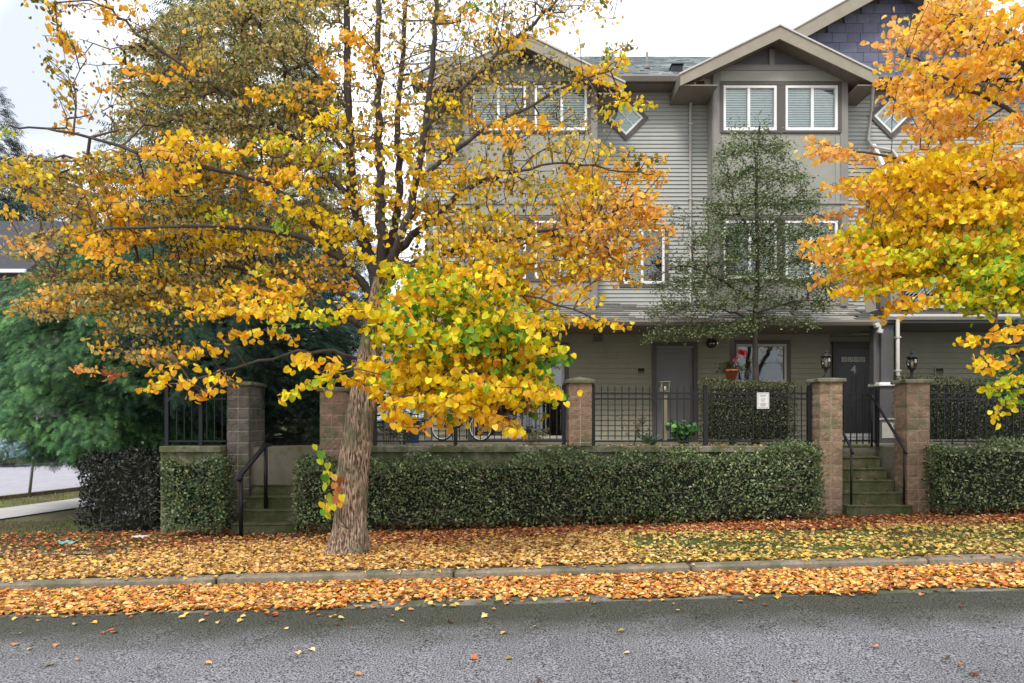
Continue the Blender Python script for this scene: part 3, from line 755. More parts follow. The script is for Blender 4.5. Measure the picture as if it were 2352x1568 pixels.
def bay(cxp):
    X0, X1 = PX(cxp-153, YB), PX(cxp+153, YB); xc = (X0+X1)/2
    zb, ztp = PZ(700, YB), PZ(160, YB)
    wins = []
    for (ya, yb_) in ((300, 197), (640, 507)):
        za, zb2 = PZ(ya, YB), PZ(yb_, YB)
        wins.append((PX(cxp-131, YB), PX(cxp-9, YB), za, zb2)); wins.append((PX(cxp+11, YB), PX(cxp+131, YB), za, zb2))
    m = MB(); flat_wall(m, X0+.0, X1-.0, zb, ztp, YB, wins); m.box(X0, X0+.08, YB+.101, YW, zb, ztp); m.box(X1-.08, X1, YB+.101, YW, zb, ztp)
    m.box(X0+.081, X1-.081, YB+.101, YW, zb, zb+.04)
    b = m.build("bay", M['panel'], H)
    m = MB()
    for x, xo in ((X0-.012, X0-.03), (X1-.15, X1)):
        m = MB(); m.box(x, x+.162, YB-.03, YB-.001, zb-.02, ztp); m.box(xo, xo+.03, YB-.001, YB+.12, zb-.02, ztp); m.build("corner_board", M['corner'], b)
    m = MB()
    m = MB()
    z1, z2 = PZ(466, YB), PZ(494, YB)
    m.box(X0+.151, X1-.151, YB-.022, YB-.001, z2, z1); m.box(X0-.05, X1+.05, YB-.06, YB-.031, z1-.03, z1+.02)
    m.build("band", M['panel'], b); m = MB(); m.box(X0+.151, X1-.151, YB-.026, YB-.001, PZ(187, YB), PZ(160, YB)); m.build("head_board", M['panel'], b)
    for f in (-.5, 0, .5):
        x = xc+f*(X1-X0-.3)*.96; m = MB(); m.box(x-.05, x+.05, YB-.018, YB-.001, z1+.021, PZ(312, YB)); m.build("batten", M['panel'], b)
        m = MB(); m.box(x-.05, x+.05, YB-.018, YB-.001, zb+.03, PZ(652, YB)); m.build("batten", M['panel'], b)
    m = MB(); m.prism([(X0+.02, zb-.001), (X1-.02, zb-.001), (X1-.16, zb-.13), (X0+.16, zb-.13)], 'y', YB+.02, YW); m.build("corbel", M['panel'], b)
    # dark surround that ties each pair of windows together
    for k in (0, 2):
        a, c = wins[k], wins[k+1]; za, zt2 = a[2], a[3]; m = MB(); e = .085
        m.box(a[0]-e, c[1]+e, YB-.04, YB-.001, zt2, zt2+e, bev=.006); m.box(a[0]-e, c[1]+e, YB-.04, YB-.001, za-e*.7, za, bev=.006)
        m.box(a[0]-e, a[0], YB-.038, YB-.001, za, zt2); m.box(c[1], c[1]+e, YB-.038, YB-.001, za, zt2); m.box(a[1], c[0], YB-.038, YB-.001, za, zt2)
        m.build("window_surround", M['trim'], H)
    bl = [('slats', (.48,)), ('slats', (.52,)), ('slats', (.5,)), ('slats', (.5,))]
    for i, w in enumerate(wins):
        window(*w, YB, sash=bl[i][1], blind='slats', trim=0, hang=(1, 1, .97, 1)[i])
    return b, X0, X1, ztp
def bay_gable(cxp, apx, apy, hwp, dropp):
    b, X0, X1, ztp = bay(cxp)
    yg = 15.75; ax, az = PX(apx, yg), PZ(apy, yg); hw = hwp*yg/F; drop = dropp*yg/F; s = drop/hw
    r = gable(ax, az, hw, drop, yg, 21.5, YB)
    xc = (X0+X1)/2; zt2 = az-.2
    m = MB(); hwb = (zt2-ztp)/s
    m.add([(ax-hwb, YB+.02, ztp), (ax+hwb, YB+.02, ztp), (ax, YB+.02, zt2)], [(0, 1, 2)]); m.build("gable_panel", M['tri'], H)
    m = MB(); m.box(ax-.055, ax+.055, YB-.03, YB+.019, ztp+.10, zt2-.08); m.box(X0-.25, X1+.25, YB-.045, YB+.019, ztp-.03, ztp+.05, bev=.006); m.box(X0-.22, X1+.22, YB-.03, YB+.019, ztp+.051, ztp+.10); m.build("gable_trim", M['corner'], H)
    # boxed soffit returns beside the bay
    m = MB(); m.box(ax-hw+.02, X0-.031, 15.8, YW, az-drop-.235, az-drop-.205); m.build("eave_return", M['soffit'], H); m = MB(); m.box(X1+.031, ax+hw-.02, 15.8, YW, az-drop-.235, az-drop-.205); m.build("eave_return", M['soffit'], H)
bay_gable(1792, 1791, 57, 228, 112)
bay_gable(1217, 1207, 76, 226, 112)
gable(big_ax, big_z, 4.35, 4.35*big_s, 16.3, 27, YW, fh=.3)

# --- pent roof over the ground floor
m = MB(); xp1 = 7.66
shingles(m, (xL-.1, 15.28, 3.66), (xp1, 15.28, 3.66), (xL-.1, YW-.01, 4.24), (xp1, YW-.01, 4.24), .2, .31, .25, .03)
pr = m.build("pent_roof", M['roof'], H)
m = MB(); m.box(xL-.1, xp1, 15.3, YW, 3.555, 3.58); m.build("soffit", M['soffit'], pr)
m = MB(); m.prism([(15.27, 3.665), (15.16, 3.665), (15.15, 3.62), (15.19, 3.555), (15.27, 3.555)], 'x', xL-.15, xp1+.02); m.build("gutter", M['gutter'], pr)
m = MB(); m.prism([(15.3, 3.56), (YW, 3.56), (YW, 4.22), (15.3, 3.63)], 'x', xL-.08, xL-.06); m.prism([(15.3, 3.56), (YW, 3.56), (YW, 4.22), (15.3, 3.63)], 'x', xp1-.02, xp1-.001); m.build("gable_end", M['corner'], pr)

# --- balcony on the right
m = MB(); m.box(xp1+.03, 15.3, 15.17, YW, 3.60, 3.93); bd = m.build("balcony", M['post'], H)
m = MB(); m.prism([(15.168, 3.77), (15.07, 3.77), (15.06, 3.72), (15.1, 3.66), (15.168, 3.66)], 'x', xp1+.03, 15.3); m.box(xp1+.03, 15.3, 15.12, 15.168, 3.90, 3.96); m.build("gutter", M['pipe'], bd)
for k in range(7):
    m = MB(); x = 8.05+1.0*k; m.box(x-.035, x+.035, 15.10, 15.119, 3.77, 3.99); m.box(x-.03, x+.03, 15.10, 15.189, 3.97, 4.03); m.box(x-.03, x+.03, 15.19, 15.25, 3.931, 4.95); m.build("rail_post", M['metalB'], bd)
m = MB(); m.box(xp1+.3, 15.2, 15.19, 15.25, 4.951, 4.99); m.box(xp1+.3, 15.2, 15.2, 15.24, 4.03, 4.06); m.build("hand_rail", M['metalB'], bd)
m = MB(); x = xp1+.3
while x < 15.1:
    for dx in (.9, -.9):
        a, b = (x, 15.22+(.006 if dx > 0 else -.006), 4.06), (x+dx, 15.22+(.006 if dx > 0 else -.006), 4.95)
        if xp1+.3 <= b[0] <= 15.1: m.bar(a, b, .010, .010, up=(0, 1, 0))
    x += .085
m.build("lattice", M['pipe'], bd)
m = MB(); m.box(PX(2022, 15.3), PX(2046, 15.3), 15.3, 15.5, 3.931, 5.06, bev=.01); m.box(14.9, 15.15, 15.3, 15.5, 3.931, 5.06, bev=.01); m.build("balcony_post", M['post'], bd)
m = MB(); m.box(8.0, 15.3, 17.6, 17.65, 3.931, 7.1); m.box(7.99, 8.03, YW, 17.6, 3.931, 7.1); m.build("balcony_back_wall", M['sidingG'], bd)
m = MB(); m.box(9.3, 11.4, 17.56, 17.598, 3.95, 6.1); m.build("balcony_door", M['dglass'], bd)
m = MB(); shingles(m, (8.25, 16.28, 7.05), (15.4, 16.28, 7.05), (8.25, YW-.01, 7.78), (15.4, YW-.01, 7.78), .155, .31, .2, .02)
br = m.build("balcony_roof", M['roof'], H)
m = MB(); m.prism([(16.22, 7.08), (YW, 7.90), (YW, 7.70), (16.22, 6.90)], 'x', 8.17, 8.247); m.build("rake_board", M['white'], br)
m = MB(); m.box(8.25, 15.4, 16.2, 16.27, 6.9, 7.04); m.box(8.25, 15.4, 16.28, YW-.02, 6.9, 6.93); m.build("fascia", M['corner'], br)
# --- ground-floor column, pedestal, downpipes
m = MB(); xa, xb = PX(2024, 15.25), PX(2053, 15.25)
m.box(xa, xb, 15.25, 15.5, 2.37, 3.598, bev=.01); m.box(xa-.12, xa-.001, 15.32, 15.5, 2.37, 3.598); c_ = m.build("column", M['post'], H)
m = MB(); m.box(xa-.10, xb+.12, 15.12, 15.62, 2.305, 2.36, bev=.012); m.box(xa-.08, xb+.10, 15.15, 15.6, 2.36, 2.385, bev=.008); m.build("ledge", M['white'], c_)
m = MB(); m.box(xa-.06, xb+.08, 15.18, 15.56, PATIO, 2.304); m.build("pedestal", M['post'], c_)
m = MB(); m.box(xa-.075, xb+.09, 15.165, 15.179, 1.62, 1.65); m.box(xa-.02, xb+.04, 15.168, 15.179, 1.24, 1.56); m.build("panel_trim", M['pipe'], c_)
def pipe_part(pts, r=.035, straps=()):
    m = MB(); m.tube(pts, r, 8)
    for (x, y, z) in straps: m.box(x-r-.012, x+r+.012, y-r-.008, y+r+.02, z-.015, z+.015)
    return m.build("downpipe", M['pipe'], H)
dx = PX(1586, YW-.07)
pipe_part([(dx-.05, 16.18, 9.02), (dx-.05, 16.2, 8.93), (dx, YW-.07, 8.72), (dx, YW-.07, 4.3), (dx, YW-.14, 4.2)], .034, [(dx, YW-.07, z) for z in (8.3, 6.6, 4.9)])
dx = PX(2062, 15.1)
pipe_part([(dx, 15.1, 3.66), (dx, 15.1, 2.55), (dx+.05, 15.1, 2.4), (dx+.2, 15.05, 2.3), (dx+.24, 15.05, 1.9), (dx+.24, 15.05, 1.16)], .038, [(dx, 15.1, 3.3), (dx, 15.1, 2.62)])
x0 = PX(1998, YW-.1)
pipe_part([(PX(2006, 15.8), 15.8, 8.78), (x0+.02, YW-.1, 8.55), (x0-.03, YW-.08, 7.95), (x0+.05, YW-.1, 7.78), (PX(2050, 16.6), 16.6, 7.66), (PX(2072, 16.25), 16.25, 7.25), (PX(2072, 16.2), 16.2, 7.05)], .034)

# --- openings of the ground floor and the middle storey
window(*cwin, YW, sash=(.46,), blind='slats_l', trim=.085)
window(*lwin, YW, sash=(.40,), blind=None, trim=.09, fmat='pipe')
window(*patio_door, YW, sash=(.5,), blind='vert', trim=.1, fmat='pipe', glass='dglass', name='patio_door')
def diamond(pxc, pyc, hp):
    x, z, h = wx(pxc), wz(pyc), hp*YW/F
    def ring(m, a, b, y0, y1):
        po = [(x, z+a), (x+a, z), (x, z-a), (x-a, z)]; pi = [(x, z+b), (x+b, z), (x, z-b), (x-b, z)]
        for i in range(4):
            j = (i+1) % 4; m.prism([po[i], po[j], pi[j], pi[i]], 'y', y0, y1)
    m = MB(); ring(m, h, h*.77, YW-.06, YW+.01); w = m.build("diamond_window", M['trim'], H)
    m = MB(); ring(m, h*.765, h*.64, YW-.052, YW+.01)
    for s in (-1, 1): m.bar((x-h*.33, YW-.036, z-s*h*.33), (x+h*.33, YW-.036, z+s*h*.33), .018, .02, up=(0, 1, 0))
    m.build("frame", M['white'], w)
    g = h*.645; m = MB(); m.prism([(x, z+g), (x+g, z), (x, z-g), (x-g, z)], 'y', YW-.028, YW-.024); m.build("pane", M['glass'], w)
    m = MB(); m.prism([(x, z+g), (x+g, z), (x, z-g), (x-g, z)], 'y', YW-.021, YW-.016); m.build("blind", M['curtain'], w)
diamond(1437, 272, 52); diamond(2045, 268, 52)
# plain door with knob
X0, X1, Z0, Z1 = door2; m = MB(); e = .095
m.box(X0-e, X1+e, YW-.05, YW+.02, Z1, Z1+e, bev=.006); m.box(X0-e, X0, YW-.048, YW+.02, Z0, Z1); m.box(X1, X1+e, YW-.048, YW+.02, Z0, Z1)
dd_ = m.build("side_door", M['trim'], H)
m = MB(); m.box(X0, X1, YW+.01, YW+.05, Z0, Z1); m.build("door_leaf", M['door2'], dd_)
m = MB(); m.lathe(0, 0, [(.03, 0), (.03, .01), (.012, .015), (.012, .04), (.028, .05), (.03, .07), (.015, .085)], 12)
m.v = [(X0+.09+a, YW+.01-c, PZ(885, YW)+b) for a, b, c in m.v]; m.build("door_knob", M['steel'], dd_)
m = MB(); m.box(X0+.14, X1-.14, YW+.004, YW+.0095, Z0+.2, Z0+.22); m.box(X0+.14, X1-.14, YW+.004, YW+.0095, Z1-.16, Z1-.15); m.build("door_trim", M['trim'], dd_)
# recessed entry with the numbered door
m = MB(); rx0, rx1, _, rz1 = recess
m.box(rx0, rx1, YR, YR+.05, PATIO, rz1); m.box(rx0-.02, rx0, YW+.031, YR, PATIO, rz1); m.box(rx1, rx1+.02, YW+.031, YR, PATIO, rz1); m.box(rx0, rx1, YW, YR, rz1, rz1+.02)
m.build("porch_wall", M['sidingG'], H)
DX0, DX1, DZ0, DZ1 = PX(1922, YR), PX(1998, YR), PATIO+.06, PZ(800, YR)
m = MB(); e = .11
m.box(DX0-e, DX1+e, YR-.06, YR-.001, DZ1, DZ1+e, bev=.006); m.box(DX0-e, DX0, YR-.058, YR-.001, DZ0, DZ1); m.box(DX1, DX1+e, YR-.058, YR-.001, DZ0, DZ1); m.box(DX0-e-.03, DX1+e+.03, YR-.1, YR-.001, DZ1+e, DZ1+e+.05, bev=.006)
fd = m.build("front_door", M['trim'], H)
m = MB(); m.box(DX0, DX1, YR-.04, YR-.002, DZ0, DZ1)
W = DX1-DX0
for (a, b, c, d) in ((.14, .46, .08, .42), (.54, .86, .08, .42), (.14, .46, .47, .70), (.54, .86, .47, .70)):
    xa, xb, za, zb_ = DX0+W*a, DX0+W*b, DZ0+(DZ1-DZ0)*c, DZ0+(DZ1-DZ0)*d
    for k, (q, w) in enumerate(((.0, .012), (.03, .006))):
        m.box(xa+q, xb-q, YR-.046-.003*k, YR-.0405, zb_-q-w, zb_-q); m.box(xa+q, xb-q, YR-.046-.003*k, YR-.0405, za+q, za+q+w)
        m.box(xa+q, xa+q+w, YR-.045-.003*k, YR-.0405, za+q+w, zb_-q-w); m.box(xb-q-w, xb-q, YR-.045-.003*k, YR-.0405, za+q+w, zb_-q-w)
m.build("door_leaf", M['door'], fd)
lz0, lz1 = PZ(832, YR), PZ(819, YR)
lx0, lx1 = PX(1930, YR), PX(1986, YR)
m = MB(); m.box(lx0, lx1, YR-.047, YR-.041, lz0, lz1); m.build("transom_light", mat("leaded light", lin((168, 168, 146)), .2, .35, 30), fd)
m = MB(); cw = (lx1-lx0)/4
for i in range(5): m.box(lx0+cw*i-.006, lx0+cw*i+.006, YR-.054, YR-.0475, lz0-.01, lz1+.01)
for zz in (lz0, lz1): m.box(lx0, lx1, YR-.053, YR-.0475, zz-.008, zz+.008)
for i in range(4): m.torus((lx0+cw*(i+.5), YR-.05, (lz0+lz1)/2), .035, .004, (0, 1, 0), 12, 4); m.bar((lx0+cw*i, YR-.05, lz0), (lx0+cw*(i+1), YR-.05, lz1), .005, .005, up=(0, 1, 0))
m.build("leading", M['trim'], fd)
fc = bpy.data.curves.new("numeral", 'FONT'); fc.body = "4"; fc.size = .26; fc.extrude = .006; fc.offset = .004; fc.align_x = 'CENTER'
tmp = bpy.data.objects.new("numeral_tmp", fc); COL.objects.link(tmp); bpy.context.view_layer.update()
me = bpy.data.meshes.new_from_object(tmp); bpy.data.objects.remove(tmp)
me.transform(Matrix.Translation(Vector((PX(1958, YR), YR-.05, PZ(857, YR)))-offs(fd)) @ Matrix.Rotation(R(90), 4, 'X'))
me.materials.clear(); link("house_numeral", me, M['fixt'], fd)
m = MB(); m.lathe(0, 0, [(.03, 0), (.03, .01), (.012, .015), (.012, .04), (.03, .05), (.033, .07), (.015, .085)], 12)
m.v = [(PX(1936, YR)+a, YR-.04-c, PZ(905, YR)+b) for a, b, c in m.v]; m.build("door_knob", M['steel'], fd)
m = MB(); m.box(DX0-.02, DX1+.02, YR-.12, YR-.001, PATIO+.001, PATIO+.055, bev=.008); m.box(DX0, DX1, YR-.05, YR-.0405, DZ0+.01, DZ0+.09); m.build("threshold", M['white'], fd)
# vents, bulkhead light, floodlight
def vent(px, py, w, h, part="wall_vent"):
    x, z = wx(px), wz(py); m = MB(); a, b = w/2, h/2; e = .025
    m.box(x-a, x+a, YW-.04, YW, z+b-e, z+b); m.box(x-a, x+a, YW-.04, YW, z-b, z-b+e); m.box(x-a, x-a+e, YW-.039, YW, z-b+e, z+b-e); m.box(x+a-e, x+a, YW-.039, YW, z-b+e, z+b-e)
    v = m.build(part, M['sidingG'], H)
    m = MB()
    for i in range(5):
        zz = z-b+e+.01+(h-2*e-.02)*i/4.5; m.add([(x-a+e, YW-.035, zz), (x+a-e, YW-.035, zz), (x+a-e, YW-.015, zz+.02), (x-a+e, YW-.015, zz+.02)], [(0, 1, 2, 3)])
    m.build("louvre", M['metalB'], v)
vent(1373, 775, .27, .24); vent(1472, 852, .2, .19); vent(2156, 852, .22, .2)
x, z = wx(1633), wz(788); m = MB(); m.lathe(0, 0, [(.115, 0), (.115, .03), (.1, .04)], 20); m.v = [(x+a, YW-.014-c, z+b) for a, b, c in m.v]; bl_ = m.build("bulkhead_light", M['metalB'], H)
m = MB(); m.lathe(0, 0, [(.09, .04), (.085, .07), (.06, .09), (.01, .1)], 20); m.v = [(x+a, YW-.014-c, z+b) for a, b, c in m.v]; m.build("lens", M['lamp'], bl_)
m = MB(); m.bar((x-.1, YW-.12, z), (x+.1, YW-.12, z), .014, .014); m.bar((x, YW-.12, z-.1), (x, YW-.12, z+.1), .014, .014, up=(0, 1, 0)); m.torus((x, YW-.09, z), .1, .008, (0, 1, 0), 20, 5); m.build("guard", M['metalB'], bl_)
fx, fz = PX(2020, 15.2), PZ(750, 15.2)
m = MB(); m.tube([(fx, 15.22, fz+.12), (fx, 15.2, fz-.1)], .012, 6); m.box(fx-.03, fx+.03, 15.17, 15.24, fz-.06, fz+.05, bev=.01); fl = m.build("floodlight", M['fixt'], H)
for (ax_, az_, rr) in ((-.09, .02, 25), (-.03, -.1, -15)):
    m = MB(); m.box(-.05, .05, -.06, .05, -.045, .045, bev=.012); m.box(-.042, .042, -.068, -.061, -.036, .036)
    ca, sa = math.cos(R(rr)), math.sin(R(rr)); m.v = [(fx+ax_+a*ca-c*sa, 15.14+b, fz+az_+a*sa+c*ca) for a, b, c in m.v]; m.build("lamp_head", M['fixt'], fl)
# ------------------------------------------------------------ trees
def resample(pts, step):
    pts = [np.array(p, float) for p in pts]; out = [pts[0]]
    for a, b in zip(pts[:-1], pts[1:]):
        n = max(1, int(np.linalg.norm(b-a)/step))
        for i in range(1, n+1): out.append(a+(b-a)*i/n)
    return out
def smooth_poly(pts, step=.12, it=2):
    p = np.array(pts, float)
    for _ in range(it):
        q = [p[0]]
        for a, b in zip(p[:-1], p[1:]): q += [a*.75+b*.25, a*.25+b*.75]
        q.append(p[-1]); p = np.array(q)
    return resample(p, step)
def grow(stems, tips, seed=1, bias=.35, step=.16, sag=.05, rtip=.003, expo=2.35, stem_r=True):
    """joins every twig tip to the nearest wood, so the crown hangs on real branches"""
    r_ = np.random.RandomState(seed)
    cap = 60000; X = np.zeros((cap, 3)); PL = np.zeros(cap); par = np.full(cap, -1, int); rad0 = np.zeros(cap); n = 0
    for (pts, r0, r1, attach) in stems:
        s = smooth_poly(pts, .12); m = len(s); prev = -1
        if attach: prev = int(np.argmin(((X[:n]-s[0])**2).sum(1)))
        for i, p in enumerate(s):
            X[n] = p+(r_.normal(0, .012, 3) if 0 < i else 0); par[n] = prev; PL[n] = 0 if prev < 0 else PL[prev]*1+.12*.35
            rad0[n] = r0+(r1-r0)*(i/(m-1))**.8; prev = n; n += 1
    nstem = n
    tips = np.asarray(tips); d = np.min(((tips[:, None]-X[None, :nstem:3])**2).sum(2), axis=1); order = np.argsort(d); tipnode = np.zeros(len(tips), int)
    for t in order:
        T = tips[t]; dd = np.sqrt(((X[:n]-T)**2).sum(1)); cost = dd+bias*PL[:n]+.9*np.maximum(0, X[:n, 2]-T[2])
        k = int(np.argmin(cost)); A = X[k].copy(); L = np.linalg.norm(T-A); m = max(1, int(L/step)); prev = k
        side = r_.normal(0, .05*L, 3)
        for i in range(1, m+1):
            u = i/m; p = A+(T-A)*u; p = p+side*math.sin(math.pi*u)+np.array((0, 0, sag*L*math.sin(math.pi*u)))+(r_.normal(0, .012, 3) if i < m else 0)
            X[n] = p; par[n] = prev; PL[n] = PL[prev]+L/m; prev = n; n += 1
        tipnode[t] = n-1
    w = np.zeros(n)
    ch = np.zeros(n, int)
    for i in range(n):
        if par[i] >= 0: ch[par[i]] += 1
    w[ch == 0] = rtip**expo
    for i in range(n-1, -1, -1):
        if w[i] == 0: w[i] = rtip**expo
        if par[i] >= 0: w[par[i]] += w[i]
    rad = w**(1/expo); rad[:nstem] = np.maximum(rad0[:nstem], 0)
    rad[nstem:] = np.minimum(rad[nstem:], .020)
    return X[:n], par[:n], rad, nstem, tipnode
def wood_mesh(name, X, par, rad, sel, mt, parent, k=5, col=(1, 1, 1)):
    idx = np.array([i for i in sel if par[i] >= 0]); A, B = X[par[idx]], X[idx]; ra = np.minimum(rad[par[idx]], rad[idx]*1.5); rb = rad[idx]
    d = unit(B-A); ref = np.where(np.abs(d[:, 2:3]) < .9, np.array([[0, 0, 1.]]), np.array([[1., 0, 0]])); u = unit(np.cross(d, ref)); v = np.cross(u, d)
    t = 2*np.pi*np.arange(k)/k; c, s = np.cos(t), np.sin(t)
    ring = lambda C, r: C[:, None]+r[:, None, None]*(c[None, :, None]*u[:, None]+s[None, :, None]*v[:, None])
    V = np.concatenate([ring(A, ra), ring(B+d*rb[:, None]*.3, rb)], axis=1).reshape(-1, 3); N = len(idx); q = np.arange(k); q2 = (q+1) % k
    base = (np.arange(N)*2*k)[:, None, None]; Fc = base+np.stack([q, q2, q2+k, q+k], 1)[None]
    return fast_mesh(name, V, [Fc.reshape(-1, 4)], col, mt, parent, True)
def trunk_mesh(name, pts, radii, mt, parent, n=22, rough=.05, flare=None, seed=0):
    r_ = random.Random(seed); s = smooth_poly(pts, .035); m = len(s); G = np.random.RandomState(seed).rand(400, n); zs = np.linspace(0, 1, len(radii)); V = []; Fc = []
    ph = [r_.uniform(0, 6.28) for _ in range(9)]
    for i, p in enumerate(s):
        u = i/(m-1); r = float(np.interp(u, zs, radii))
        d = s[min(i+1, m-1)]-s[max(i-1, 0)]; d = d/np.linalg.norm(d); a = np.cross(d, (0, 1., 0)); a /= np.linalg.norm(a); b = np.cross(a, d)
        for k in range(n):
            t = 2*math.pi*k/n
            w = 1+rough*(math.sin(3*t+ph[0]+i*.05)+.7*math.sin(5*t+ph[1]-i*.04)+.5*math.sin(11*t+ph[2]+i*.11))+.085*(abs(G[int(i*.28) % 400, k]*(1-(i*.28) % 1)+G[(int(i*.28)+1) % 400, k]*((i*.28) % 1)-.5)*2-.5)
            if flare: w += flare*max(0, 1-u*m*.035/.45)**2*(1+.6*math.sin(4*t+ph[3])+.3*math.sin(7*t+ph[4]))
            V.append(p+r*w*(math.cos(t)*a+math.sin(t)*b))
    for i in range(m-1):
        for k in range(n):
            k2 = (k+1) % n; Fc.append((i*n+k, i*n+k2, (i+1)*n+k2, (i+1)*n+k))
    return fast_mesh(name, np.array(V), [np.array(Fc)], (1, 1, 1), mt, parent, True)

PAL = {  # leaf colours, sRGB
 'O': [(255, 196, 56), (255, 186, 48), (255, 206, 76), (250, 174, 62)], 'Y': [(255, 220, 36), (254, 228, 60), (252, 208, 34), (255, 204, 44)],
 'G': [(222, 222, 50), (196, 212, 54), (244, 222, 46), (164, 192, 60)], 'N': [(104, 160, 56), (78, 134, 50), (128, 172, 58), (176, 196, 54)],
 'D': [(188, 176, 118), (160, 156, 100), (208, 190, 126), (130, 136, 84), (190, 160, 112), (104, 116, 70)], 'K': [(112, 120, 48), (90, 96, 44), (210, 170, 50), (160, 130, 50)],
 'P': [(255, 190, 112), (255, 200, 100), (252, 180, 104), (255, 212, 120)], 'B': [(196, 124, 76), (220, 150, 90), (170, 104, 70)],
 'T': [(236, 208, 116), (246, 204, 92), (212, 194, 104), (250, 212, 84), (186, 174, 92)]}
PALL = {k: np.array([lin(c) for c in v]) for k, v in PAL.items()}
def pal(mix, n, r_):
    ks = list(mix); c = np.zeros((n, 3))
    pick = r_.randint(0, len(ks), n)
    for i, k in enumerate(ks):
        s = pick == i; c[s] = PALL[k][r_.randint(0, len(PALL[k]), s.sum())]
    return np.clip(c*(1+r_.uniform(-.14, .12, (n, 1))), 0, 1)
def inpoly(x, y, poly):
    ins = False; n = len(poly)
    for i in range(n):
        (xa, ya), (xb, yb) = poly[i], poly[(i+1) % n]
        if (ya > y) != (yb > y) and x < (xb-xa)*(y-ya)/(yb-ya)+xa: ins = not ins
    return ins
class Crown:
    def __init__(s, seed, centre): s.tips = []; s.info = []; s.r = np.random.RandomState(seed); s.c = np.array(centre)
    def stroke(s, x0, y0, x1, y1, t, mix, Y=None, dens=1.0, size=None, lpt=7):
        Ya, Yb = Y if Y else (8.3, 9.6); r = s.r; Y0, Y1 = r.uniform(Ya, Yb), r.uniform(Ya, Yb); Ym = (Y0+Y1)/2
        L = math.hypot(x1-x0, y1-y0); leafpx = (size or .07)*F/Ym; area = (L+t)*t*1.25
        nl = area/(leafpx**2*.55)*(2.7 if (size or 0) > .08 else 2.3 if (size or 0) > .07 else 1.75)*dens; nt = max(1, int(nl/lpt))
        for i in range(nt):
            u = (i+r.rand())/nt; q = r.normal(0, .30)*t; px = x0+(x1-x0)*u+r.normal(0, t*.2); py = y0+(y1-y0)*u+q+ (t*.12*math.sin(u*9+x0))
            Yk = Y0+(Y1-Y0)*u+r.uniform(-.28, .28)
            s.tips.append(P(px, py, Yk)); s.info.append((mix, size or .07, lpt, (.075+.32*t/2*Yk/F)))
    def sprays(s, poly, n, L, t, mix, slope=0., Y=(8.8, 10.8), size=.045, dens=1., rows=None):
        xs = [p[0] for p in poly]; ys = [p[1] for p in poly]; k = 0
        while k < n:
            x, y = s.r.uniform(min(xs), max(xs)), s.r.uniform(min(ys), max(ys))
            if rows: y = round(y/rows)*rows+s.r.normal(0, rows*.13)-slope*0
            if inpoly(x, y, poly):
                l = L*s.r.uniform(.6, 1.4); sl = slope+s.r.normal(0, .09); Yk = s.r.uniform(*Y)
                s.stroke(x-l/2, y-sl*l/2, x+l/2, y+sl*l/2, t*s.r.uniform(.7, 1.3), [mix[s.r.randint(len(mix))], mix[s.r.randint(len(mix))]], (Yk-.15, Yk+.15), dens, size); k += 1
    def region(s, poly, n, mix, Y=(9, 11), size=.045, lpt=6, spread=.17):
        xs = [p[0] for p in poly]; ys = [p[1] for p in poly]; k = 0
        while k < n:
            x, y = s.r.uniform(min(xs), max(xs)), s.r.uniform(min(ys), max(ys))
            if inpoly(x, y, poly):
                s.tips.append(P(x, y, s.r.uniform(*Y))); s.info.append((mix, size, lpt, spread)); k += 1
    def leaves(s, name, X, par, tipnode, mt, parent, T=HEART, hang=.6, out=.8, flat=.55):
        r = s.r; pos = []; nr = []; up = []; sz = []; cl = []
        for t, (mix, size, lpt, spread) in enumerate(s.info):
            k = tipnode[t]; b = X[k]; a = X[par[k]]; d = b-a; d = d/(np.linalg.norm(d)+1e-6)
            n = max(1, int(lpt*r.uniform(.7, 1.3)))
            h = np.cross(d, (0, 0, 1.)); h = h/(np.linalg.norm(h)+1e-6)
            u = r.uniform(-.75, .6, n)[:, None]; w = r.normal(0, .5, n)[:, None]; L = spread*1.3
            p = b+d*u*L*1.1+h*w*spread*.7+np.stack([r.normal(0, .04, n), r.normal(0, .05, n), r.normal(-.015, spread*.28, n)], 1)
            o = unit(b-s.c)[None]*out+r.normal(0, .6, (n, 3)); o[:, 2] += .1
            pos.append(p); nr.append(o); up.append(np.stack([r.normal(0, flat, n), r.normal(0, flat, n), np.full(n, hang)+r.normal(0, .3, n)], 1))
            sz.append(size*r.uniform(.7, 1.25, n)); cl.append(pal(mix, n, r))
        return scatter(name, T, np.concatenate(pos), np.concatenate(up), np.concatenate(nr), np.concatenate(sz), np.concatenate(cl), mt, parent)

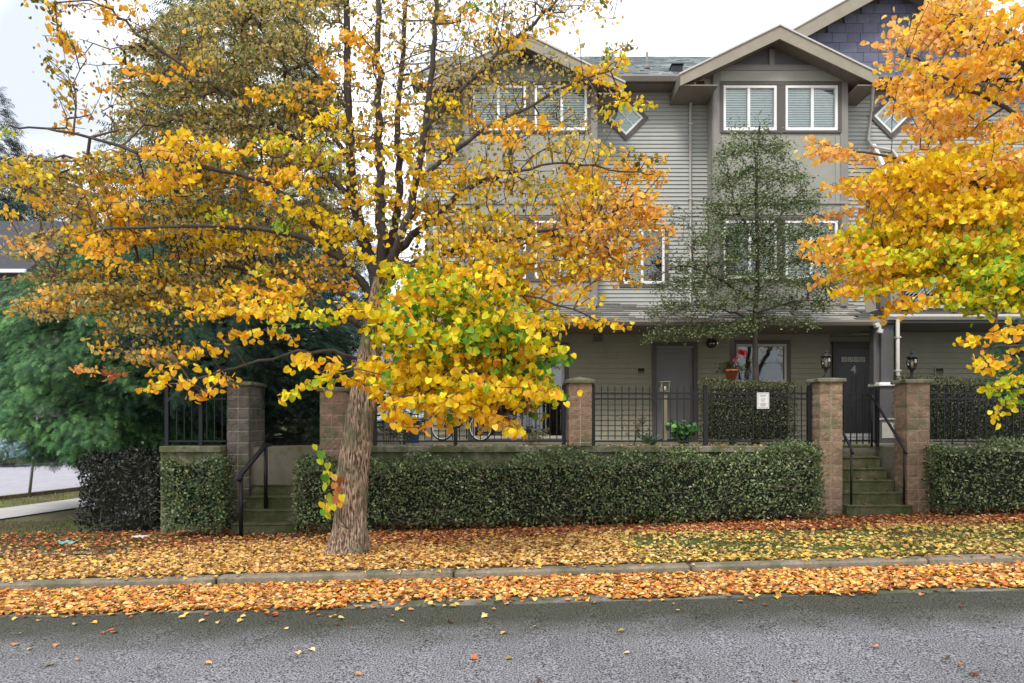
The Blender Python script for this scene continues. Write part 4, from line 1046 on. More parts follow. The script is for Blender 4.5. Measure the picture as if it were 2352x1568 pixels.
# ---- the big autumn tree in front
TX, TY = PX(805, 9.25), 9.25; tz = gz(TX, TY)
tree = thing("autumn_tree", "large yellow leaved street tree with many stems, left of centre on the leafy verge", "tree", (TX, TY, tz-.05))
def Q(x, y, Y): return tuple(P(x, y, Y))
trunk_pts = [Q(803, 1275, 9.25), Q(806, 1200, 9.25), Q(812, 1100, 9.25), Q(822, 1000, 9.25), Q(836, 900, 9.27), Q(850, 800, 9.3), Q(862, 700, 9.3), Q(876, 640, 9.3)]
trunk_mesh("trunk", trunk_pts, [.212, .200, .192, .182, .166, .145, .122, .108], M['bark'], tree, n=64, flare=.34, seed=3)
stems = [
 ([Q(868, 680, 9.3), Q(862, 620, 9.35), Q(838, 560, 9.4), Q(812, 470, 9.45), Q(806, 370, 9.5), Q(800, 250, 9.55), Q(797, 120, 9.6), Q(795, -40, 9.6), Q(800, -200, 9.6)], .10, .03, 0),
 ([Q(874, 660, 9.3), Q(880, 590, 9.25), Q(876, 500, 9.2), Q(868, 420, 9.15), Q(872, 300, 9.1), Q(866, 190, 9.1), Q(870, 60, 9.05), Q(860, -120, 9.0)], .09, .025, 1),
 ([Q(880, 640, 9.3), Q(900, 560, 9.45), Q(915, 480, 9.55), Q(917, 380, 9.6), Q(912, 260, 9.7), Q(925, 120, 9.75), Q(935, 0, 9.8), Q(950, -150, 9.8)], .07, .02, 1),
 ([Q(884, 640, 9.3), Q(905, 590, 9.1), Q(930, 520, 8.95), Q(955, 420, 8.85), Q(975, 300, 8.8), Q(990, 170, 8.75), Q(1000, 40, 8.7), Q(1010, -130, 8.7)], .07, .02, 1),
 ([Q(862, 700, 9.3), Q(800, 610, 9.1), Q(740, 560, 8.95), Q(650, 530, 8.8), Q(560, 520, 8.7), Q(400, 520, 8.6), Q(230, 525, 8.6)], .06, .012, 1),
 ([Q(884, 600, 9.3), Q(960, 530, 9.1), Q(1040, 455, 9.0), Q(1110, 410, 8.9), Q(1180, 395, 8.8)], .06, .016, 1),
 ([Q(880, 640, 9.3), Q(980, 590, 9.0), Q(1100, 560, 8.8), Q(1250, 530, 8.7), Q(1400, 500, 8.7)], .045, .010, 1),
 ([Q(856, 760, 9.3), Q(930, 700, 8.9), Q(1020, 700, 8.5), Q(1120, 750, 8.2), Q(1200, 830, 8.1)], .045, .010, 1),
 ([Q(856, 760, 9.3), Q(780, 720, 9.0), Q(680, 715, 8.7), Q(560, 720, 8.5), Q(440, 740, 8.4)], .045, .010, 1),
 ([Q(848, 830, 9.3), Q(760, 800, 9.0), Q(640, 815, 8.8), Q(520, 850, 8.6), Q(420, 880, 8.6)], .03, .007, 1),
 ([Q(844, 860, 9.3), Q(900, 840, 8.8), Q(980, 860, 8.3), Q(1080, 920, 8.0), Q(1150, 970, 8.0)], .035, .008, 1),
 ([Q(800, 610, 9.1), Q(700, 480, 9.0), Q(600, 410, 8.9), Q(440, 380, 8.8), Q(300, 345, 8.7), Q(150, 300, 8.7), Q(20, 290, 8.7)], .05, .008, 1),
 ([Q(812, 470, 9.45), Q(700, 330, 9.4), Q(560, 240, 9.3), Q(420, 150, 9.2), Q(290, 60, 9.1), Q(240, 0, 9.1)], .045, .010, 1),
 ([Q(806, 370, 9.5), Q(690, 200, 9.6), Q(600, 80, 9.6), Q(540, -60, 9.6)], .035, .012, 1),
 ([Q(975, 300, 8.8), Q(1060, 200, 8.8), Q(1160, 110, 8.8), Q(1260, 20, 8.8), Q(1340, -60, 8.8)], .035, .010, 1),
 ([Q(955, 420, 8.85), Q(1060, 330, 8.8), Q(1180, 260, 8.7), Q(1300, 200, 8.7), Q(1420, 150, 8.7)], .035, .007, 1),
 ([Q(1180, 395, 8.8), Q(1280, 370, 8.7), Q(1420, 390, 8.6), Q(1500, 400, 8.6)], .018, .006, 1),
 ([Q(800, 250, 9.55), Q(690, 130, 9.9), Q(640, 0, 10)], .03, .012, 1),
 ([Q(856, 740, 9.3), Q(760, 650, 9.5), Q(560, 610, 9.6), Q(330, 620, 9.6), Q(130, 660, 9.5)], .04, .008, 1),
 ([Q(884, 600, 9.3), Q(1050, 620, 8.6), Q(1220, 680, 8.3), Q(1380, 735, 8.2)], .03, .007, 1),
]
cr = Crown(5, P(860, 520, 9.8)); S = cr.stroke
big = (7.7, 8.8); nearY = (7.5, 8.4)
for a in [
 (67, 7, 187, 10, 15, 'OK'), (234, 13, 264, 37, 28, 'O'), (280, 12, 300, 20, 14, 'O'), (315, 7, 330, 9, 12, 'O'), (108, 27, 116, 30, 12, 'O'), (127, 47, 144, 94, 22, 'OK'), (143, 80, 165, 107, 28, 'O'),
 (97, 140, 150, 150, 10, 'K'), (150, 180, 165, 200, 16, 'OK'), (125, 170, 150, 174, 9, 'K'), (130, 214, 157, 240, 16, 'OK'), (234, 187, 287, 190, 12, 'O'), (267, 134, 300, 147, 11, 'OK'), (290, 165, 310, 167, 14, 'O'), (345, 165, 350, 168, 18, 'OK'),
 (361, 178, 408, 174, 13, 'O'), (395, 110, 415, 135, 16, 'O'), (448, 135, 478, 147, 17, 'OY'), (420, 147, 440, 150, 12, 'O'), (188, 250, 196, 252, 10, 'O'), (150, 270, 160, 272, 10, 'O'), (205, 268, 215, 266, 9, 'B'), (160, 293, 170, 295, 10, 'O'), (135, 285, 145, 288, 8, 'K'),
 (565, 203, 695, 247, 20, 'OY'), (540, 220, 555, 232, 10, 'O'), (675, 197, 770, 205, 19, 'O'), (735, 117, 762, 187, 24, 'O'), (371, 318, 468, 312, 24, 'OY', big), (461, 338, 575, 345, 26, 'YO', big), (328, 335, 418, 348, 18, 'O', big), (451, 358, 568, 360, 12, 'YK'),
 (251, 360, 287, 358, 13, 'O'), (200, 385, 247, 398, 12, 'P'), (334, 418, 401, 408, 26, 'OY', big), (401, 385, 451, 400, 30, 'OY', big), (461, 395, 485, 410, 20, 'O'), (608, 388, 702, 394, 22, 'OY', big), (682, 335, 752, 338, 17, 'YG'), (618, 314, 752, 368, 30, 'TYG'),
 (712, 260, 786, 267, 24, 'Y'), (585, 435, 642, 445, 24, 'OY', big), (685, 414, 720, 421, 20, 'Y', big), (652, 458, 735, 495, 22, 'Y', big), (234, 468, 301, 461, 20, 'O', big), (250, 490, 311, 505, 26, 'O'), (53, 461, 150, 455, 20, 'TO'), (10, 468, 33, 508, 16, 'PY'), (0, 378, 100, 394, 26, 'TY'), (0, 304, 33, 306, 12, 'G'),
 (455, 485, 531, 495, 16, 'YG'), (140, 524, 328, 530, 22, 'OY'), (175, 548, 281, 588, 36, 'O', big), (41, 560, 111, 571, 22, 'P'), (328, 524, 526, 536, 12, 'TY'), (304, 606, 374, 594, 16, 'OY'), (590, 542, 614, 577, 14, 'O'), (637, 518, 678, 512, 18, 'GN'), (690, 495, 786, 507, 30, 'Y'), (725, 524, 760, 560, 26, 'Y'),
 (672, 609, 695, 612, 13, 'O'), (740, 600, 756, 604, 12, 'OP'), (585, 606, 643, 647, 24, 'GT'), (99, 665, 245, 653, 16, 'TP'), (47, 700, 88, 694, 12, 'TP'), (333, 694, 386, 694, 12, 'OY'), (380, 668, 425, 664, 14, 'T'),
 (427, 672, 690, 672, 30, 'OY', big), (421, 705, 672, 706, 28, 'OY', big), (590, 714, 786, 706, 24, 'YG', big), (600, 738, 700, 744, 9, 'N', big), (740, 735, 786, 738, 12, 'N', big), (234, 741, 328, 723, 14, 'OT'), (210, 788, 251, 782, 20, 'OT'), (158, 834, 222, 846, 11, 'P'), (234, 852, 281, 858, 19, 'B'),
 (520, 770, 678, 758, 18, 'OY', big), (333, 801, 375, 811, 14, 'O'), (410, 811, 526, 793, 15, 'OY', big), (339, 852, 444, 834, 14, 'YO', big), (328, 893, 497, 858, 18, 'YO', big), (497, 864, 544, 870, 14, 'O'), (444, 905, 497, 887, 14, 'O', big),
 (667, 823, 786, 834, 22, 'OY', nearY), (643, 922, 672, 895, 15, 'GY', nearY), (672, 881, 786, 870, 20, 'YG', nearY),
 (786, 706, 874, 700, 32, 'Y', big), (786, 515, 850, 530, 24, 'Y'), (786, 565, 856, 595, 14, 'Y', big), (920, 618, 1184, 624, 30, 'YGN', big), (930, 655, 1180, 660, 40, 'YGNY', big), (900, 705, 1200, 720, 46, 'YNG', nearY), (870, 760, 1230, 775, 44, 'YGN', nearY), (900, 812, 1230, 820, 44, 'OYN', nearY),
 (1040, 770, 1180, 790, 50, 'NNG', nearY), (820, 830, 1050, 865, 40, 'Y', nearY), (790, 880, 1000, 885, 30, 'YO', nearY), (1050, 880, 1290, 900, 24, 'NGY', nearY), (1000, 905, 1180, 985, 20, 'OY', nearY), (870, 900, 945, 980, 20, 'OY', nearY), (1010, 940, 950, 985, 18, 'O', nearY), (1180, 780, 1285, 795, 17, 'GY', nearY),
 (1080, 935, 1185, 985, 18, 'OY', nearY), (1200, 910, 1252, 955, 12, 'NK', nearY), (1120, 850, 1250, 870, 34, 'NGY', nearY), (1130, 735, 1292, 800, 20, 'GY', nearY), (1130, 850, 1298, 906, 22, 'NGY', nearY), (1050, 895, 1198, 988, 22, 'OY', nearY), (880, 900, 935, 992, 16, 'OY', nearY), (960, 900, 1030, 980, 20, 'OY', nearY), (1030, 660, 1110, 720, 40, 'YG', big),
 (1242, 635, 1371, 688, 22, 'YO', big), (1312, 727, 1440, 745, 20, 'YO', big), (1200, 690, 1320, 725, 18, 'TY'), (1195, 518, 1312, 548, 24, 'YO'), (1114, 553, 1195, 589, 18, 'YO'), (1312, 606, 1441, 618, 20, 'O'), (1277, 565, 1482, 589, 18, 'OP'), (1300, 507, 1546, 524, 20, 'OP'), (1312, 472, 1529, 478, 22, 'OP'), (1371, 541, 1517, 553, 14, 'OP'),
 (1184, 590, 1330, 650, 26, 'YO'), (786, 70, 850, 100, 34, 'O'), (786, 140, 820, 175, 16, 'O'), (1002, 12, 1032, 53, 18, 'O'), (1067, 5, 1137, 10, 11, 'N'), (1043, 30, 1115, 22, 9, 'O'), (1114, 75, 1207, 94, 18, 'OY'), (1236, 64, 1283, 66, 10, 'OY'), (1336, 4, 1400, 10, 8, 'K'), (1360, 14, 1388, 44, 7, 'KO'),
 (1380, 130, 1459, 96, 12, 'NK'), (1330, 160, 1440, 142, 26, 'YO'), (1289, 199, 1348, 193, 14, 'Y'), (1365, 178, 1440, 215, 16, 'YO'), (1406, 234, 1500, 240, 17, 'YG'), (1371, 263, 1430, 281, 11, 'Y'), (1137, 278, 1271, 292, 25, 'O', big), (1067, 269, 1114, 281, 17, 'O'), (1120, 305, 1207, 330, 18, 'O', big),
 (961, 304, 1049, 327, 19, 'OY'), (786, 327, 961, 340, 17, 'Y'), (1283, 316, 1430, 345, 12, 'YT'), (1277, 404, 1371, 404, 15, 'Y'), (1430, 353, 1523, 360, 16, 'NKO'), (1418, 378, 1530, 405, 32, 'O'), (1330, 433, 1512, 452, 22, 'OP'), (1340, 492, 1529, 486, 20, 'OP'), (1310, 380, 1400, 430, 22, 'TP'),
 (839, 433, 903, 427, 16, 'Y'), (786, 456, 985, 474, 19, 'YO'), (991, 468, 1160, 503, 22, 'Y'), (1010, 255, 1055, 275, 14, 'Y'), (1100, 90, 1180, 92, 12, 'OK'), (830, 120, 870, 150, 16, 'O'), (940, 150, 960, 180, 13, 'YO'), (870, 235, 950, 240, 14, 'TO'), (990, 220, 1060, 240, 12, 'Y'), (900, 350, 960, 352, 14, 'Y'), (1020, 360, 1060, 370, 12, 'O')]:
    S(*a[:5], list(a[5]), *( [a[6]] if len(a) > 6 else []), size=(.074 if len(a) > 6 and a[6] == nearY else .063 if len(a) > 6 else .055))
crownpoly = [(200, 20), (760, -20), (800, 300), (812, 640), (660, 640), (520, 660), (330, 640), (120, 640), (60, 560), (60, 430), (20, 420), (20, 350), (200, 350), (250, 280), (320, 140)]
dense1 = [(330, 60), (470, -20), (770, -20), (770, 300), (600, 330), (300, 300), (290, 180)]
cr.sprays(dense1, 165, 95, 13, ['D', 'D', 'D', 'D', 'T'], -.12, (9.0, 11.2), .038, .95)
cr.region(dense1, 250, ['D'], (9.2, 11.4), .038, 6, .2)
cr.region([(230, 250), (760, 250), (820, 600), (640, 650), (400, 640), (250, 620), (60, 600), (60, 440), (10, 420), (10, 360), (230, 350)], 420, ['D', 'D', 'T', 'D'], (8.9, 11.2), .038, 6, .2)
cr.sprays([(230, 300), (760, 300), (820, 600), (640, 650), (400, 640), (250, 620), (60, 600), (60, 440), (10, 420), (10, 370), (230, 350)], 150, 130, 13, ['T', 'D', 'D', 'Y', 'O'], -.06, (8.7, 10.8), .046, .95, 34)
cr.region([(60, 620), (640, 620), (780, 640), (700, 690), (430, 730), (400, 830), (280, 800), (200, 740), (80, 720)], 150, ['D', 'D', 'T'], (8.7, 10.4), .040, 6, .18)
cr.sprays([(60, 620), (640, 620), (780, 640), (700, 690), (430, 730), (400, 830), (280, 800), (200, 740), (80, 720)], 62, 120, 13, ['T', 'D', 'D', 'O'], -.12, (8.5, 10.2), .050, 1.0, 30)
cr.region([(90, 0), (330, 0), (330, 250), (230, 330), (130, 290), (80, 150)], 80, ['K', 'K', 'O'], (8.6, 10), .042, 4, .2)
cr.region([(820, -20), (1380, -20), (1300, 60), (1180, 110), (1090, 220), (1000, 330), (820, 330)], 620, ['K', 'O', 'T', 'D'], (8.4, 10.3), .038, 4, .2)
cr.region([(1060, 70), (1330, 140), (1400, 260), (1330, 330), (1050, 340), (960, 300), (1000, 200)], 400, ['D', 'T', 'D'], (8.4, 10), .038, 5, .2)
cr.sprays([(990, 340), (1340, 330), (1450, 470), (1440, 620), (1280, 660), (980, 600)], 46, 130, 16, ['Y', 'O', 'T'], .12, (8.2, 9.4), .052, .8)
cr.sprays([(950, 600), (1160, 600), (1280, 790), (1190, 890), (1010, 920), (880, 860), (930, 760)], 34, 150, 26, ['Y', 'G', 'Y', 'N', 'O'], .22, (7.6, 8.9), .072, .9)
cr.region([(980, 330), (1330, 330), (1400, 480), (1330, 620), (960, 600), (960, 400)], 420, ['T', 'Y', 'D'], (8.3, 9.8), .048, 4, .2)
cr.region([(780, 250), (1000, 250), (1000, 600), (900, 620), (800, 600)], 200, ['T', 'O', 'D', 'Y'], (8.5, 10.2), .055, 5, .2)
cr.region([(1280, 440), (1520, 460), (1500, 600), (1300, 680)], 190, ['P', 'O', 'T'], (8.2, 9.2), .05, 6, .16)
cr.region([(930, 620), (1180, 610), (1270, 800), (1230, 880), (1040, 950), (880, 900), (930, 760)], 190, ['G', 'Y', 'N', 'Y', 'O'], (7.8, 9.2), .075, 7, .2)
# crown above the frame (casts shade, seen from other positions)
for _ in range(260):
    a = cr.r.uniform(0, 6.28); rr = cr.r.uniform(0, 2.6); cr.tips.append(np.array((TX+.4+rr*math.cos(a)*1.2, 9.4+rr*math.sin(a)*.7, cr.r.uniform(7.0, 9.2)-rr*.5))); cr.info.append((['O', 'D', 'T'], .055, 7, .25))
X, par, rad, ns, tn = grow(stems, cr.tips, 2, rtip=.0038, bias=.30)
wood_mesh("stems", X, par, rad, range(1, ns), M['darkbark'], tree, 9)
wood_mesh("twigs", X, par, rad, range(ns, len(X)), M['twig'], tree, 4)
cr.leaves("crown", X, par, tn, M['leaf'], tree)
# green shoot growing from the foot of the trunk
pts = [(800, 1215), (775, 1185), (757, 1150), (752, 1110), (742, 1075), (728, 1030)]
pts2 = [(800, 1215), (770, 1200), (745, 1175), (752, 1130), (768, 1120)]
m = MB(); m.tube([Q(x, y, 8.95) for x, y in pts], [.008, .006, .005, .005, .004, .003], 5); m.tube([Q(x, y, 8.9) for x, y in pts2], .004, 5); sh = m.build("shoot", M['twig'], tree)
ps = []; cs = []
for (x, y, c) in [(724, 1030, 'G'), (736, 1045, 'N'), (733, 1062, 'G'), (752, 1072, 'G'), (748, 1090, 'G'), (757, 1092, 'O'), (768, 1098, 'T'), (778, 1105, 'B'), (747, 1108, 'G'), (750, 1122, 'N'), (770, 1118, 'B'), (776, 1128, 'B'), (768, 1135, 'B'), (752, 1145, 'N'), (762, 1155, 'G'), (774, 1148, 'B'), (785, 1145, 'G'), (740, 1162, 'G'), (748, 1172, 'G'), (756, 1165, 'O'), (766, 1168, 'G'), (742, 1180, 'N'), (752, 1186, 'G'), (782, 1160, 'O'), (771, 1150, 'B'), (745, 1098, 'N')]:
    ps.append(P(x, y-9, 8.9+rs.uniform(-.08, .08))); cs.append(pal([c], 1, rs)[0])
ps = np.array(ps); n = len(ps)
scatter("shoot_leaves", HEART, ps, np.stack([rs.normal(0, .35, n), rs.normal(0, .3, n), np.ones(n)], 1), np.stack([rs.normal(0, .4, n), -np.ones(n), rs.normal(.2, .3, n)], 1), rs.uniform(.08, .11, n), np.array(cs), M['leaf'], sh)

# ---- the second autumn tree, trunk just outside the right edge
tx2, ty2 = 7.6, 9.6
tree2 = thing("autumn_tree", "orange to lime leaved street tree reaching in from the right edge", "tree", (tx2, ty2, gz(tx2, ty2)-.05))
b2 = np.array((tx2, ty2, gz(tx2, ty2)-.05))
trunk_mesh("trunk", [b2, b2+(0, 0, .6), b2+(-.03, 0, 1.4), b2+(-.05, 0, 2.2)], [.2, .18, .165, .15], M['bark'], tree2, n=56, flare=.28, seed=9)
f2 = b2+(-.05, 0, 2.1)
stems2 = [([f2, f2+(-.3, -.1, 1.2), f2+(-.5, -.2, 2.6), f2+(-.6, -.2, 4.4)], .11, .03, 0), ([f2, f2+(.1, .1, 1.5), f2+(.3, .2, 3.2), f2+(.4, .2, 5)], .09, .025, 1), ([f2, f2+(.6, -.1, 1.2), f2+(1.4, -.2, 2.6), f2+(1.9, -.3, 4)], .09, .03, 1),
 ([f2+(0, 0, .2), Q(2420, 640, 9.3), Q(2300, 620, 9.1), Q(2150, 600, 9.0), Q(2000, 570, 8.9)], .05, .010, 1), ([f2+(-.3, -.1, 1.2), Q(2400, 470, 9.3), Q(2250, 430, 9.1), Q(2100, 370, 9), Q(1960, 345, 9)], .05, .01, 1),
 ([f2+(-.5, -.2, 2.2), Q(2420, 330, 9.2), Q(2320, 250, 9.1), Q(2200, 200, 9), Q(2080, 120, 9)], .045, .01, 1), ([f2+(0, 0, .1), Q(2430, 760, 8.8), Q(2360, 790, 8.5), Q(2250, 800, 8.4)], .03, .008, 1), ([f2+(-.5, -.2, 2.6), Q(2400, 150, 9.3), Q(2300, 60, 9.2), Q(2200, 30, 9.1)], .035, .01, 1)]
c2 = Crown(8, (tx2-.5, ty2+.3, 5)); S = c2.stroke
for a in [(1850, 330, 2010, 365, 30, 'P'), (1860, 345, 1960, 350, 26, 'P'), (1900, 425, 2050, 440, 18, 'PO'), (1850, 500, 2000, 482, 14, 'P'), (1960, 440, 2100, 470, 36, 'OY'), (1830, 552, 2000, 572, 20, 'PO'), (1850, 585, 2050, 600, 30, 'PO'), (1870, 642, 2060, 650, 26, 'OP'), (1900, 665, 2040, 670, 18, 'YO'), (2015, 715, 2200, 672, 22, 'YO', big), (2050, 700, 2110, 690, 26, 'YO', big),
 (2036, 40, 2060, 95, 22, 'P'), (2034, 95, 2048, 118, 12, 'P'), (2028, 128, 2032, 140, 8, 'P'), (2040, 190, 2100, 215, 26, 'PO'), (2070, 240, 2120, 250, 18, 'P'), (2210, 778, 2352, 750, 22, 'YO', big), (2225, 830, 2352, 800, 16, 'YO', big), (2240, 850, 2330, 832, 13, 'YO', big), (2275, 890, 2352, 860, 26, 'GY', nearY), (2290, 920, 2352, 900, 24, 'GN', nearY), (2285, 950, 2340, 925, 16, 'GY', nearY)]:
    S(*a[:5], list(a[5]), *([a[6]] if len(a) > 6 else []), size=.064)
RG = c2.region
RG([(2040, 20), (2090, 40), (2150, 5), (2190, -10), (2360, 60), (2380, 330), (2110, 330), (2090, 270), (2100, 225), (2050, 200), (2060, 140), (2085, 105), (2045, 60)], 100, ['P', 'O', 'P', 'Y'], (8.5, 10.2), .058, 7, .17)
c2.sprays([(2060, 30), (2150, 5), (2190, -10), (2400, 40), (2400, 330), (2130, 330), (2110, 270), (2120, 225), (2070, 200), (2080, 140), (2100, 100)], 48, 120, 16, ['P', 'O', 'P', 'O', 'Y'], -.10, (8.3, 10), .060, 1.15, 30)
RG([(2300, 20), (2352, 0), (2480, -60), (2480, 120), (2352, 120)], 60, ['O'], (8.2, 9.2), .075, 7, .17)
RG([(2000, 420), (2100, 330), (2380, 320), (2400, 500), (2050, 500)], 130, ['O', 'Y', 'P', 'Y'], (8.4, 10), .06, 7, .18)
c2.sprays([(2000, 420), (2110, 335), (2400, 325), (2400, 500), (2050, 500)], 54, 150, 16, ['O', 'Y', 'P', 'Y'], -.14, (8.3, 9.8), .062, 1.15, 32)
RG([(1900, 560), (2000, 480), (2400, 490), (2400, 640), (2240, 620), (2080, 660), (1950, 640)], 120, ['Y', 'Y', 'O', 'G', 'T'], (8.3, 10), .06, 7, .18)
c2.sprays([(1930, 560), (2000, 485), (2400, 490), (2400, 640), (2240, 620), (2080, 655), (1970, 640)], 62, 160, 16, ['Y', 'Y', 'O', 'G'], -.17, (8.2, 9.8), .062, 1.15, 34)
RG([(2180, 640), (2400, 590), (2400, 700), (2220, 690)], 50, ['Y', 'G', 'G', 'N'], (8.3, 9.6), .064, 7, .18)
c2.sprays([(2180, 640), (2400, 590), (2400, 700), (2220, 690)], 22, 130, 18, ['Y', 'G', 'G', 'N'], -.2, (8.2, 9.2), .064, 1.2)
RG([(2150, 540), (2400, 520), (2400, 660), (2200, 640)], 90, ['G', 'N', 'Y'], (8.2, 9.2), .064, 7, .18)
for _ in range(300):
    a = c2.r.uniform(0, 6.28); rr = c2.r.uniform(0, 2.4); z = c2.r.uniform(3.2, 9.0)
    p = np.array((tx2+1.2+rr*math.cos(a)*1.1, ty2+.2+rr*math.sin(a)*.8, z)); c2.tips.append(p); c2.info.append((['O', 'Y', 'P'], .065, 8, .25)) if p[0] > 6.75 or p[2] > 8 else c2.tips.pop()
X, par, rad, ns, tn = grow(stems2, c2.tips, 4, rtip=.0027, bias=.30)
wood_mesh("stems", X, par, rad, range(1, ns), M['darkbark'], tree2, 8)
wood_mesh("twigs", X, par, rad, range(ns, len(X)), M['twig'], tree2, 4)
c2.leaves("crown", X, par, tn, M['leaf'], tree2)

# ---- airy dark evergreen in the yard
et = thing("yard_tree", "airy dark green small tree in the yard before the middle bay window", "tree", tuple(P(1735, 1015, 14.3)))
et.location.z = PATIO
def E(x, y, Y=14.3): return P(x, y, Y)
estems = [([np.array((PX(1736, 14.3), 14.3, PATIO)), E(1735, 880), E(1734, 790), E(1737, 700), E(1742, 600), E(1738, 500), E(1736, 400), E(1745, 290)], .085, .02, 0),
 ([E(1735, 690), E(1650, 640, 14.1), E(1570, 600, 14), E(1500, 640, 13.9)], .03, .008, 1), ([E(1738, 640), E(1820, 600, 14.2), E(1890, 580, 14.1)], .03, .008, 1), ([E(1738, 560), E(1690, 480, 14.2), E(1670, 400, 14.2)], .03, .01, 1), ([E(1740, 560), E(1810, 470, 14.4), E(1860, 420, 14.4)], .03, .01, 1),
 ([E(1735, 740), E(1640, 700, 14), E(1570, 700, 13.9), E(1500, 760, 13.8)], .025, .007, 1), ([E(1735, 720), E(1820, 690, 14), E(1910, 690, 14)], .025, .007, 1)]
ec = Crown(12, (PX(1736, 14.3), 14.3, 5.5))
for m_ in ('E', 'F'): pass
PALL['E'] = np.array([lin(c) for c in [(112, 124, 72), (94, 108, 62), (134, 146, 92), (80, 96, 60), (150, 158, 112), (72, 112, 70)]])
RG = ec.region
RG([(1645, 330), (1690, 300), (1760, 290), (1820, 330), (1850, 400), (1900, 450), (1905, 540), (1840, 570), (1620, 570), (1610, 480), (1640, 440)], 640, ['E'], (13.6, 15), .05, 10, .2)
RG([(1600, 540), (1900, 540), (1920, 640), (1800, 690), (1600, 690), (1520, 640), (1570, 590)], 420, ['E'], (13.6, 15), .048, 9, .2)
for (a, b, y, t_) in ((1655, 1800, 345, 30), (1640, 1850, 410, 34), (1615, 1880, 470, 34), (1600, 1900, 535, 34), (1540, 1920, 600, 30), (1500, 1925, 648, 28), (1485, 1900, 700, 30), (1700, 1880, 742, 18), (1480, 1660, 760, 26)):
    for sgn, e in ((-1, a), (1, b)): ec.stroke(1738, y-14, e, y+(14 if sgn < 0 else 4), t_, ['E'], (13.7, 14.8), 1.3, .048, 8)
RG([(1560, 640), (1840, 640), (1860, 740), (1720, 750), (1560, 760), (1490, 780), (1500, 700)], 240, ['E'], (13.6, 14.8), .046, 8, .18)
RG([(1840, 640), (1930, 620), (1915, 700), (1860, 720)], 90, ['E'], (13.8, 14.6), .05, 8, .18)
RG([(1530, 450), (1600, 500), (1620, 640), (1530, 640)], 70, ['E'], (13.8, 14.6), .048, 6, .16)
RG([(1680, 285), (1700, 270), (1700, 330), (1670, 330)], 8, ['E'], (14.2, 14.5), .05, 8, .12); RG([(1740, 260), (1765, 260), (1770, 330), (1735, 330)], 12, ['E'], (14.2, 14.5), .05, 8, .12)
X, par, rad, ns, tn = grow(estems, ec.tips, 6, rtip=.0032, bias=.22)
wood_mesh("trunk", X, par, rad, range(1, ns), M['darkbark'], et, 8); wood_mesh("branches", X, par, rad, range(ns, len(X)), M['darkbark'], et, 4)
ec.leaves("crown", X, par, tn, M['leafg'], et, T=OVAL, hang=.3, flat=.8, out=.4)

# ---- conifers
def conifer(name, label, cat, base, spec, mt_trunk, n, size, cols, seed, droop=.5, group=None, trunk_h=None, r0=.25):
    """spec: list of (z, radius) from foot to top; sprays fill the outer shell"""
    r_ = np.random.RandomState(seed); t = thing(name, label, cat, base, group)
    H_ = trunk_h or spec[-1][0]; m = MB(); m.tube([(base[0], base[1], base[2]-.1), (base[0]+.05, base[1], base[2]+H_*.5), (base[0], base[1], base[2]+H_*.97)], [r0, r0*.6, .03], 10)
    zs, rr = [s[0] for s in spec], [s[1] for s in spec]
    for k in range(46):
        z = H_*r_.uniform(.04, .95); a = r_.uniform(0, 6.28); L = np.interp(z, zs, rr)*.85; p = np.array((base[0], base[1], base[2]+z)); d = np.array((math.cos(a), math.sin(a), .1))
        m.tube([p, p+d*L*.5, p+d*L-np.array((0, 0, L*.25*droop))], [.035, .022, .008], 5)
    m.build("trunk", mt_trunk, t)
    w = np.array([np.interp(z, zs, rr) for z in np.linspace(zs[0], zs[-1], 200)]); w = w/w.sum()
    z = r_.choice(np.linspace(zs[0], zs[-1], 200), n, p=w)+r_.uniform(-.06, .06, n); a = r_.uniform(0, 6.28, n); R_ = np.interp(z, zs, rr)
    lob = 1+.13*np.sin(a*5+z*1.7)+.10*np.sin(a*9-z*3.1)+.10*np.sin(z*5.5+a*2)+.06*np.sin(a*17+z*9)
    f = 1-np.abs(r_.normal(0, .16, n)); f = np.clip(f, .25, 1.05); rad_ = R_*lob*f
    pos = np.stack([base[0]+rad_*np.cos(a), base[1]+rad_*np.sin(a), base[2]+z-rad_*.10*droop], 1)
    up = np.stack([np.cos(a)+r_.normal(0, .45, n), np.sin(a)+r_.normal(0, .45, n), -droop+r_.normal(0, .35, n)], 1)
    nr = np.stack([np.cos(a)*.5+r_.normal(0, .25, n), np.sin(a)*.5+r_.normal(0, .25, n), .9+r_.normal(0, .2, n)], 1)
    c = np.array([lin(q) for q in cols]); cl = c[r_.randint(0, len(c), n)]*(1+.22*np.sin(a*5+z*1.7)+r_.uniform(-.38, .38, n))[:, None]
    scatter("crown", FAN, pos, up, nr, size*r_.uniform(.7, 1.3, n), np.clip(cl, 0, 1), M['needle'], t)
    return t
cb = GP(300, 1140)
cx_, cy_ = PX(285, 15.6), 15.6
conifer("cedar_tree", "bright green drooping cedar with foliage nearly to the street corner, at the left", "tree", (cx_, cy_, gz(cx_, cy_)), [(1.2, 1.2), (1.4, 1.9), (1.8, 2.3), (2.5, 2.55), (3.6, 2.5), (4.6, 2.0), (5.5, 1.2), (6.2, .2)], M['darkbark'], 30000, .185,
        [(96, 144, 84), (76, 122, 72), (118, 164, 98), (60, 102, 68), (48, 86, 66)], 21, .65)
conifer("cedar_tree", "dark shaded cedar standing over the side steps and shaded fence", "tree", (PX(535, 15.2), 15.2, PATIO), [(.55, 1.2), (.8, 1.9), (1.4, 2.4), (2.4, 2.5), (3.6, 2.0), (4.6, 1.2), (5.2, .3)], M['darkbark'], 16000, .2, [(44, 78, 62), (36, 66, 54), (58, 90, 66), (40, 60, 50)], 22, .6)  # dark foliage colours hold the deep shade under the cedar
